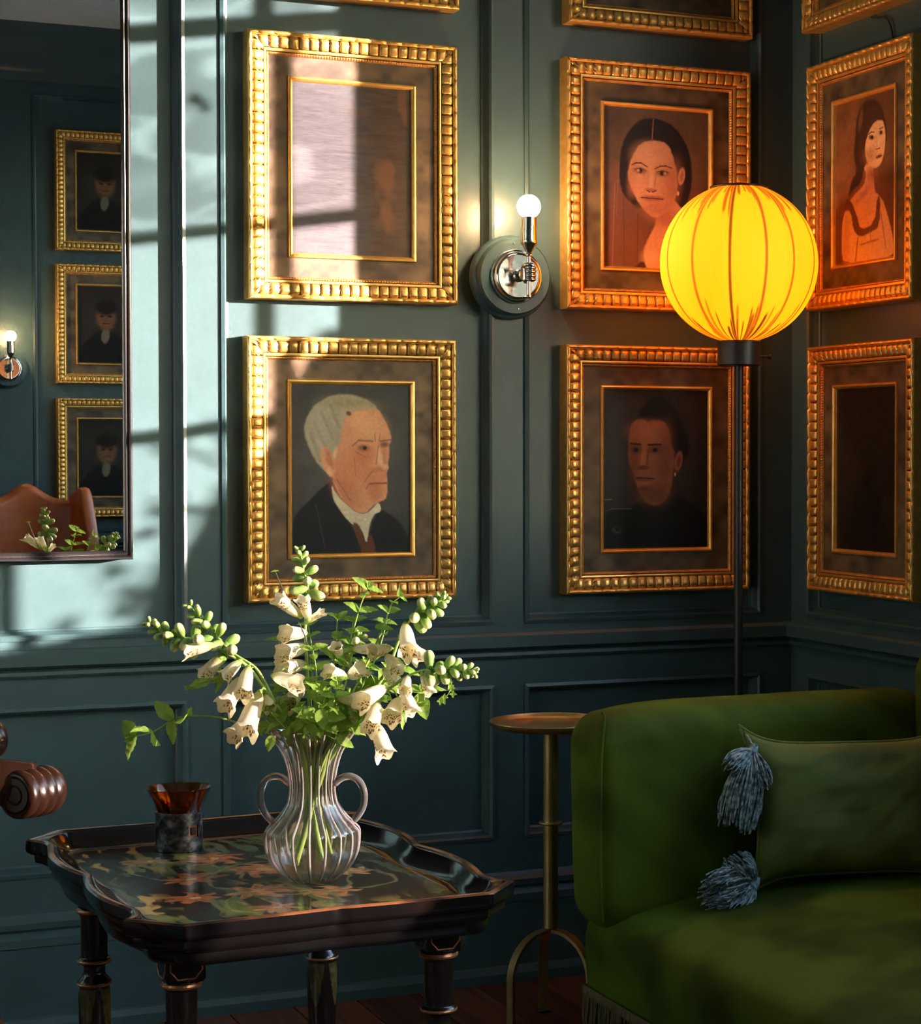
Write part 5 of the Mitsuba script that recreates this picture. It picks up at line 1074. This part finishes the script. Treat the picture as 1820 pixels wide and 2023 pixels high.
foxglove('foxglove in the middle of the bouquet with white bells among the mint', [(712, 1262, 0), (700, 1290, .0), (690, 1350, .02), (665, 1420, .02), (640, 1480, .01), (625, 1560, 0), (650, 1700, -.02)],
    [((690, 1340), (660, 1324), .03, .048, 36), ((692, 1345), (722, 1324), .01, .014, 42), ((672, 1380), (736, 1389), .03, .036, 38), ((695, 1405), (718, 1428), .03, .032, 34), ((675, 1305), (668, 1280), 0, .012, 28), ((700, 1290), (742, 1288), 0, .01, 30)], 30, 6, (1.2, 3.4))

def mint(label, path, nodes, size=(22, 34), n0=0.0, n1=0.6, rad=(1.0, 3.2), dark=False, seed=0, name='mint_sprig', cat_='foliage'):
    """A sprig with leaf pairs between the fractions n0 and n1 of its stem, counted from the tip."""
    k = thing(name, label, cat_); r = random.Random(100 + seed)
    P3 = smooth_path([pt(*q) for q in path], 60)
    part(k, 'stem', tube(P3, np.linspace(rad[0], rad[1], 60) * VS, 7), 'mat_stem_dark' if dark else 'mat_stem', True)
    for i in range(nodes):
        f = n0 + (n1 - n0) * i / max(nodes - 1, 1); j = int(f * 58); o = P3[j]
        tg = P3[max(j - 1, 0)] - P3[j + 1]; tg /= np.linalg.norm(tg)
        b1 = np.cross(tg, FV); b1 /= np.linalg.norm(b1) + 1e-9; b2 = np.cross(tg, b1); an = i * math.pi / 2 + r.uniform(-.4, .4) + 0.4
        L0 = np.interp(i, [0, max(nodes - 1, 1)], size) * VS * 1.2
        for s in (1, -1):
            rd = (b1 * math.cos(an) + b2 * math.sin(an)) * s; L = L0 * r.uniform(0.85, 1.2)
            dv = rd + tg * r.uniform(0.25, 0.7) + UP * r.uniform(-0.25, 0.15)
            put_uv(k, 'leaf', leaf_mesh(L, L * r.uniform(0.50, 0.62), 0.45, r.uniform(0.1, 0.4), 9, r.random() * 9), o, dv, UP * 0.7 - FV * 0.8 + tg * 0.4 + RV * r.uniform(-.4, .4), 'mat_leaf')
    tg = P3[0] - P3[2]; tg /= np.linalg.norm(tg)
    for q in range(3):
        put_uv(k, 'leaf', leaf_mesh(size[0] * 0.5 * VS, size[0] * 0.26 * VS, 0.6, 0.0, 7, q), P3[0], tg + 0.45 * (math.cos(q * 2.1) * RV + math.sin(q * 2.1) * UP), -FV + tg * 0.3, 'mat_leaf')
    return k
def leaf_at(k, X, Y, d, dx, dy, dd, L, w=0.6, droop=0.15, hint=None):
    put_uv(k, 'leaf', leaf_mesh(L * VS, L * w * VS, 0.4, droop, 9, X), pt(X, Y, d), RV * dx - UP * dy - FV * dd, hint if hint is not None else UP * 0.6 - FV, 'mat_leaf')
mint('mint sprig reaching low to the left over the candle holder', [(287, 1453, .06), (325, 1443, .06), (365, 1419, .05), (405, 1416, .045), (445, 1419, .04), (490, 1435, .03), (545, 1458, .015), (594, 1496, .002), (612, 1570, 0)], 4, (44, 50), 0.02, 0.36, seed=1)
mint('mint sprig with large pale leaves at its tip, below the old man frame', [(728, 1170, -.01), (716, 1195, -.01), (703, 1235, -.01), (688, 1300, 0), (664, 1400, 0), (636, 1480, 0), (628, 1570, 0)], 5, (30, 32), 0.02, 0.55, seed=2)
mint('mint sprig behind the middle bells, upright', [(662, 1235, -.03), (658, 1300, -.03), (650, 1380, -.02), (632, 1470, -.008), (622, 1570, -.004)], 5, (26, 36), 0.0, 0.6, seed=3)
kf = mint('mint sprig at the front of the vase mouth with the largest leaves', [(655, 1372, .045), (650, 1400, .052), (640, 1440, .04), (626, 1488, .008), (618, 1570, .003)], 3, (34, 44), 0.05, 0.42, seed=4)
for a in ((640, 1405, .058, -1, .15, .3, 40, .7), (648, 1400, .06, .25, 1, .5, 42, .62), (655, 1412, .056, 1, .05, .2, 44, .66), (628, 1428, .05, -.05, 1, .3, 38, .72), (662, 1432, .045, 1, .2, .2, 40, .6), (610, 1432, .035, -1, .3, .1, 38, .6), (640, 1438, .05, .3, .9, .2, 30, .7)): leaf_at(kf, *a)
mint('thin sprig with a forked pointed tip, right of the tallest foxglove', [(790, 1188, -.02), (772, 1203, -.02), (762, 1230, -.02), (745, 1275, -.015), (700, 1370, -.005), (650, 1460, 0), (630, 1560, 0)], 4, (18, 26), 0.03, 0.45, seed=5, name='leafy_sprig')
kd = mint('thin sprig curling down under the right spire with tiny white flowers', [(880, 1384, .03), (892, 1372, .03), (897, 1350, .03), (888, 1336, .03), (870, 1345, .03), (850, 1384, .02), (800, 1400, .02), (720, 1430, .015), (650, 1480, .004), (630, 1560, .002)], 2, (10, 14), 0.0, 0.2, (0.8, 1.8), seed=6, name='flowering_sprig')
for X, Y in ((898, 1362), (893, 1350), (884, 1380), (901, 1374), (876, 1388)):
    for q in range(4): leaf_at(kd, X, Y, .034, math.cos(q * 1.6), math.sin(q * 1.6), .3, 8, .7)
kr = mint('mint sprig low on the right behind the hanging white bells', [(838, 1372, .01), (836, 1395, .01), (810, 1412, .01), (760, 1420, .01), (700, 1440, .008), (646, 1486, .004), (630, 1560, .002)], 4, (34, 34), 0.05, 0.6, seed=7)
leaf_at(kr, 830, 1375, .02, .35, 1, .1, 54, .62); leaf_at(kr, 716, 1400, .03, .6, .8, .2, 40, .5)
kl = mint('mint sprig with a serrated leaf pair left of the open bells', [(392, 1358, .05), (430, 1346, .05), (470, 1346, .045), (520, 1390, .03), (570, 1440, .012), (600, 1490, .004), (612, 1570, .002)], 1, (24, 24), 0.3, 0.35, seed=8)
leaf_at(kl, 432, 1346, .05, -1, .28, .1, 50, .42); leaf_at(kl, 432, 1346, .05, 1, -.12, 0, 40, .4)
ko = mint('dark green sprig hanging over the left of the vase rim', [(520, 1400, .02), (530, 1420, .025), (556, 1448, .02), (588, 1480, .008), (608, 1540, .003)], 3, (34, 36), 0.0, 0.4, seed=9)
leaf_at(ko, 556, 1450, .06, -.35, 1, .1, 34, .6)
leaf_at(ko, 505, 1425, .02, .6, 1, 0, 40, .4)
mint('bare dark stalk topped by a small bud, left of the tallest foxglove', [(547, 1138, -.0), (556, 1160, 0), (586, 1225, 0), (606, 1270, 0), (614, 1330, 0), (616, 1420, 0), (618, 1560, 0)], 1, (9, 9), 0.0, 0.02, (1.0, 1.4), True, seed=10, name='flower_stalk', cat_='stalk')
WHERE = [('left of centre, under the tallest foxglove', (560, 1300, -.02), (575, 1390, -.01)), ('in the centre, behind the large front leaves', (625, 1290, .02), (630, 1380, .02)), ('right of centre under the forked sprig', (725, 1330, -.03), (690, 1410, -.02)),
         ('low in the centre beside the rim', (690, 1400, .03), (660, 1445, .02)), ('behind the speckled bell right of centre', (765, 1340, -.04), (710, 1420, -.02)), ('low at the left behind the large open bell', (560, 1372, .0), (580, 1430, .0)), ('under the two white flowers at the upper right', (815, 1300, -.04), (745, 1390, -.03)), ('upper centre, rising behind the forked sprig', (690, 1240, -.05), (668, 1350, -.03)),
         ('behind the speckled bell in the centre', (600, 1250, -.05), (612, 1360, -.03)), ('at the front left, between the open bells and the rim', (520, 1385, .04), (570, 1440, .03)), ('at the front right above the rim', (735, 1405, .05), (690, 1445, .03)), ('far back on the right, small leaved', (755, 1245, -.06), (715, 1360, -.04)), ('front and centre, short with crowded leaves', (680, 1345, .055), (655, 1425, .04)), ('behind the peach coloured bells on the left', (540, 1280, -.05), (575, 1390, -.03))]
for q, (w_, a, b) in enumerate(WHERE):
    mint('leafy mint sprig ' + w_, [a, ((a[0] + b[0]) / 2 + 4, (a[1] + b[1]) / 2, (a[2] + b[2]) / 2), b, (632 + (b[0] - 632) * .35, 1482, b[2] * .3), (622, 1560, 0)], 7, (22, 36), 0.0, 0.66, seed=20 + q)
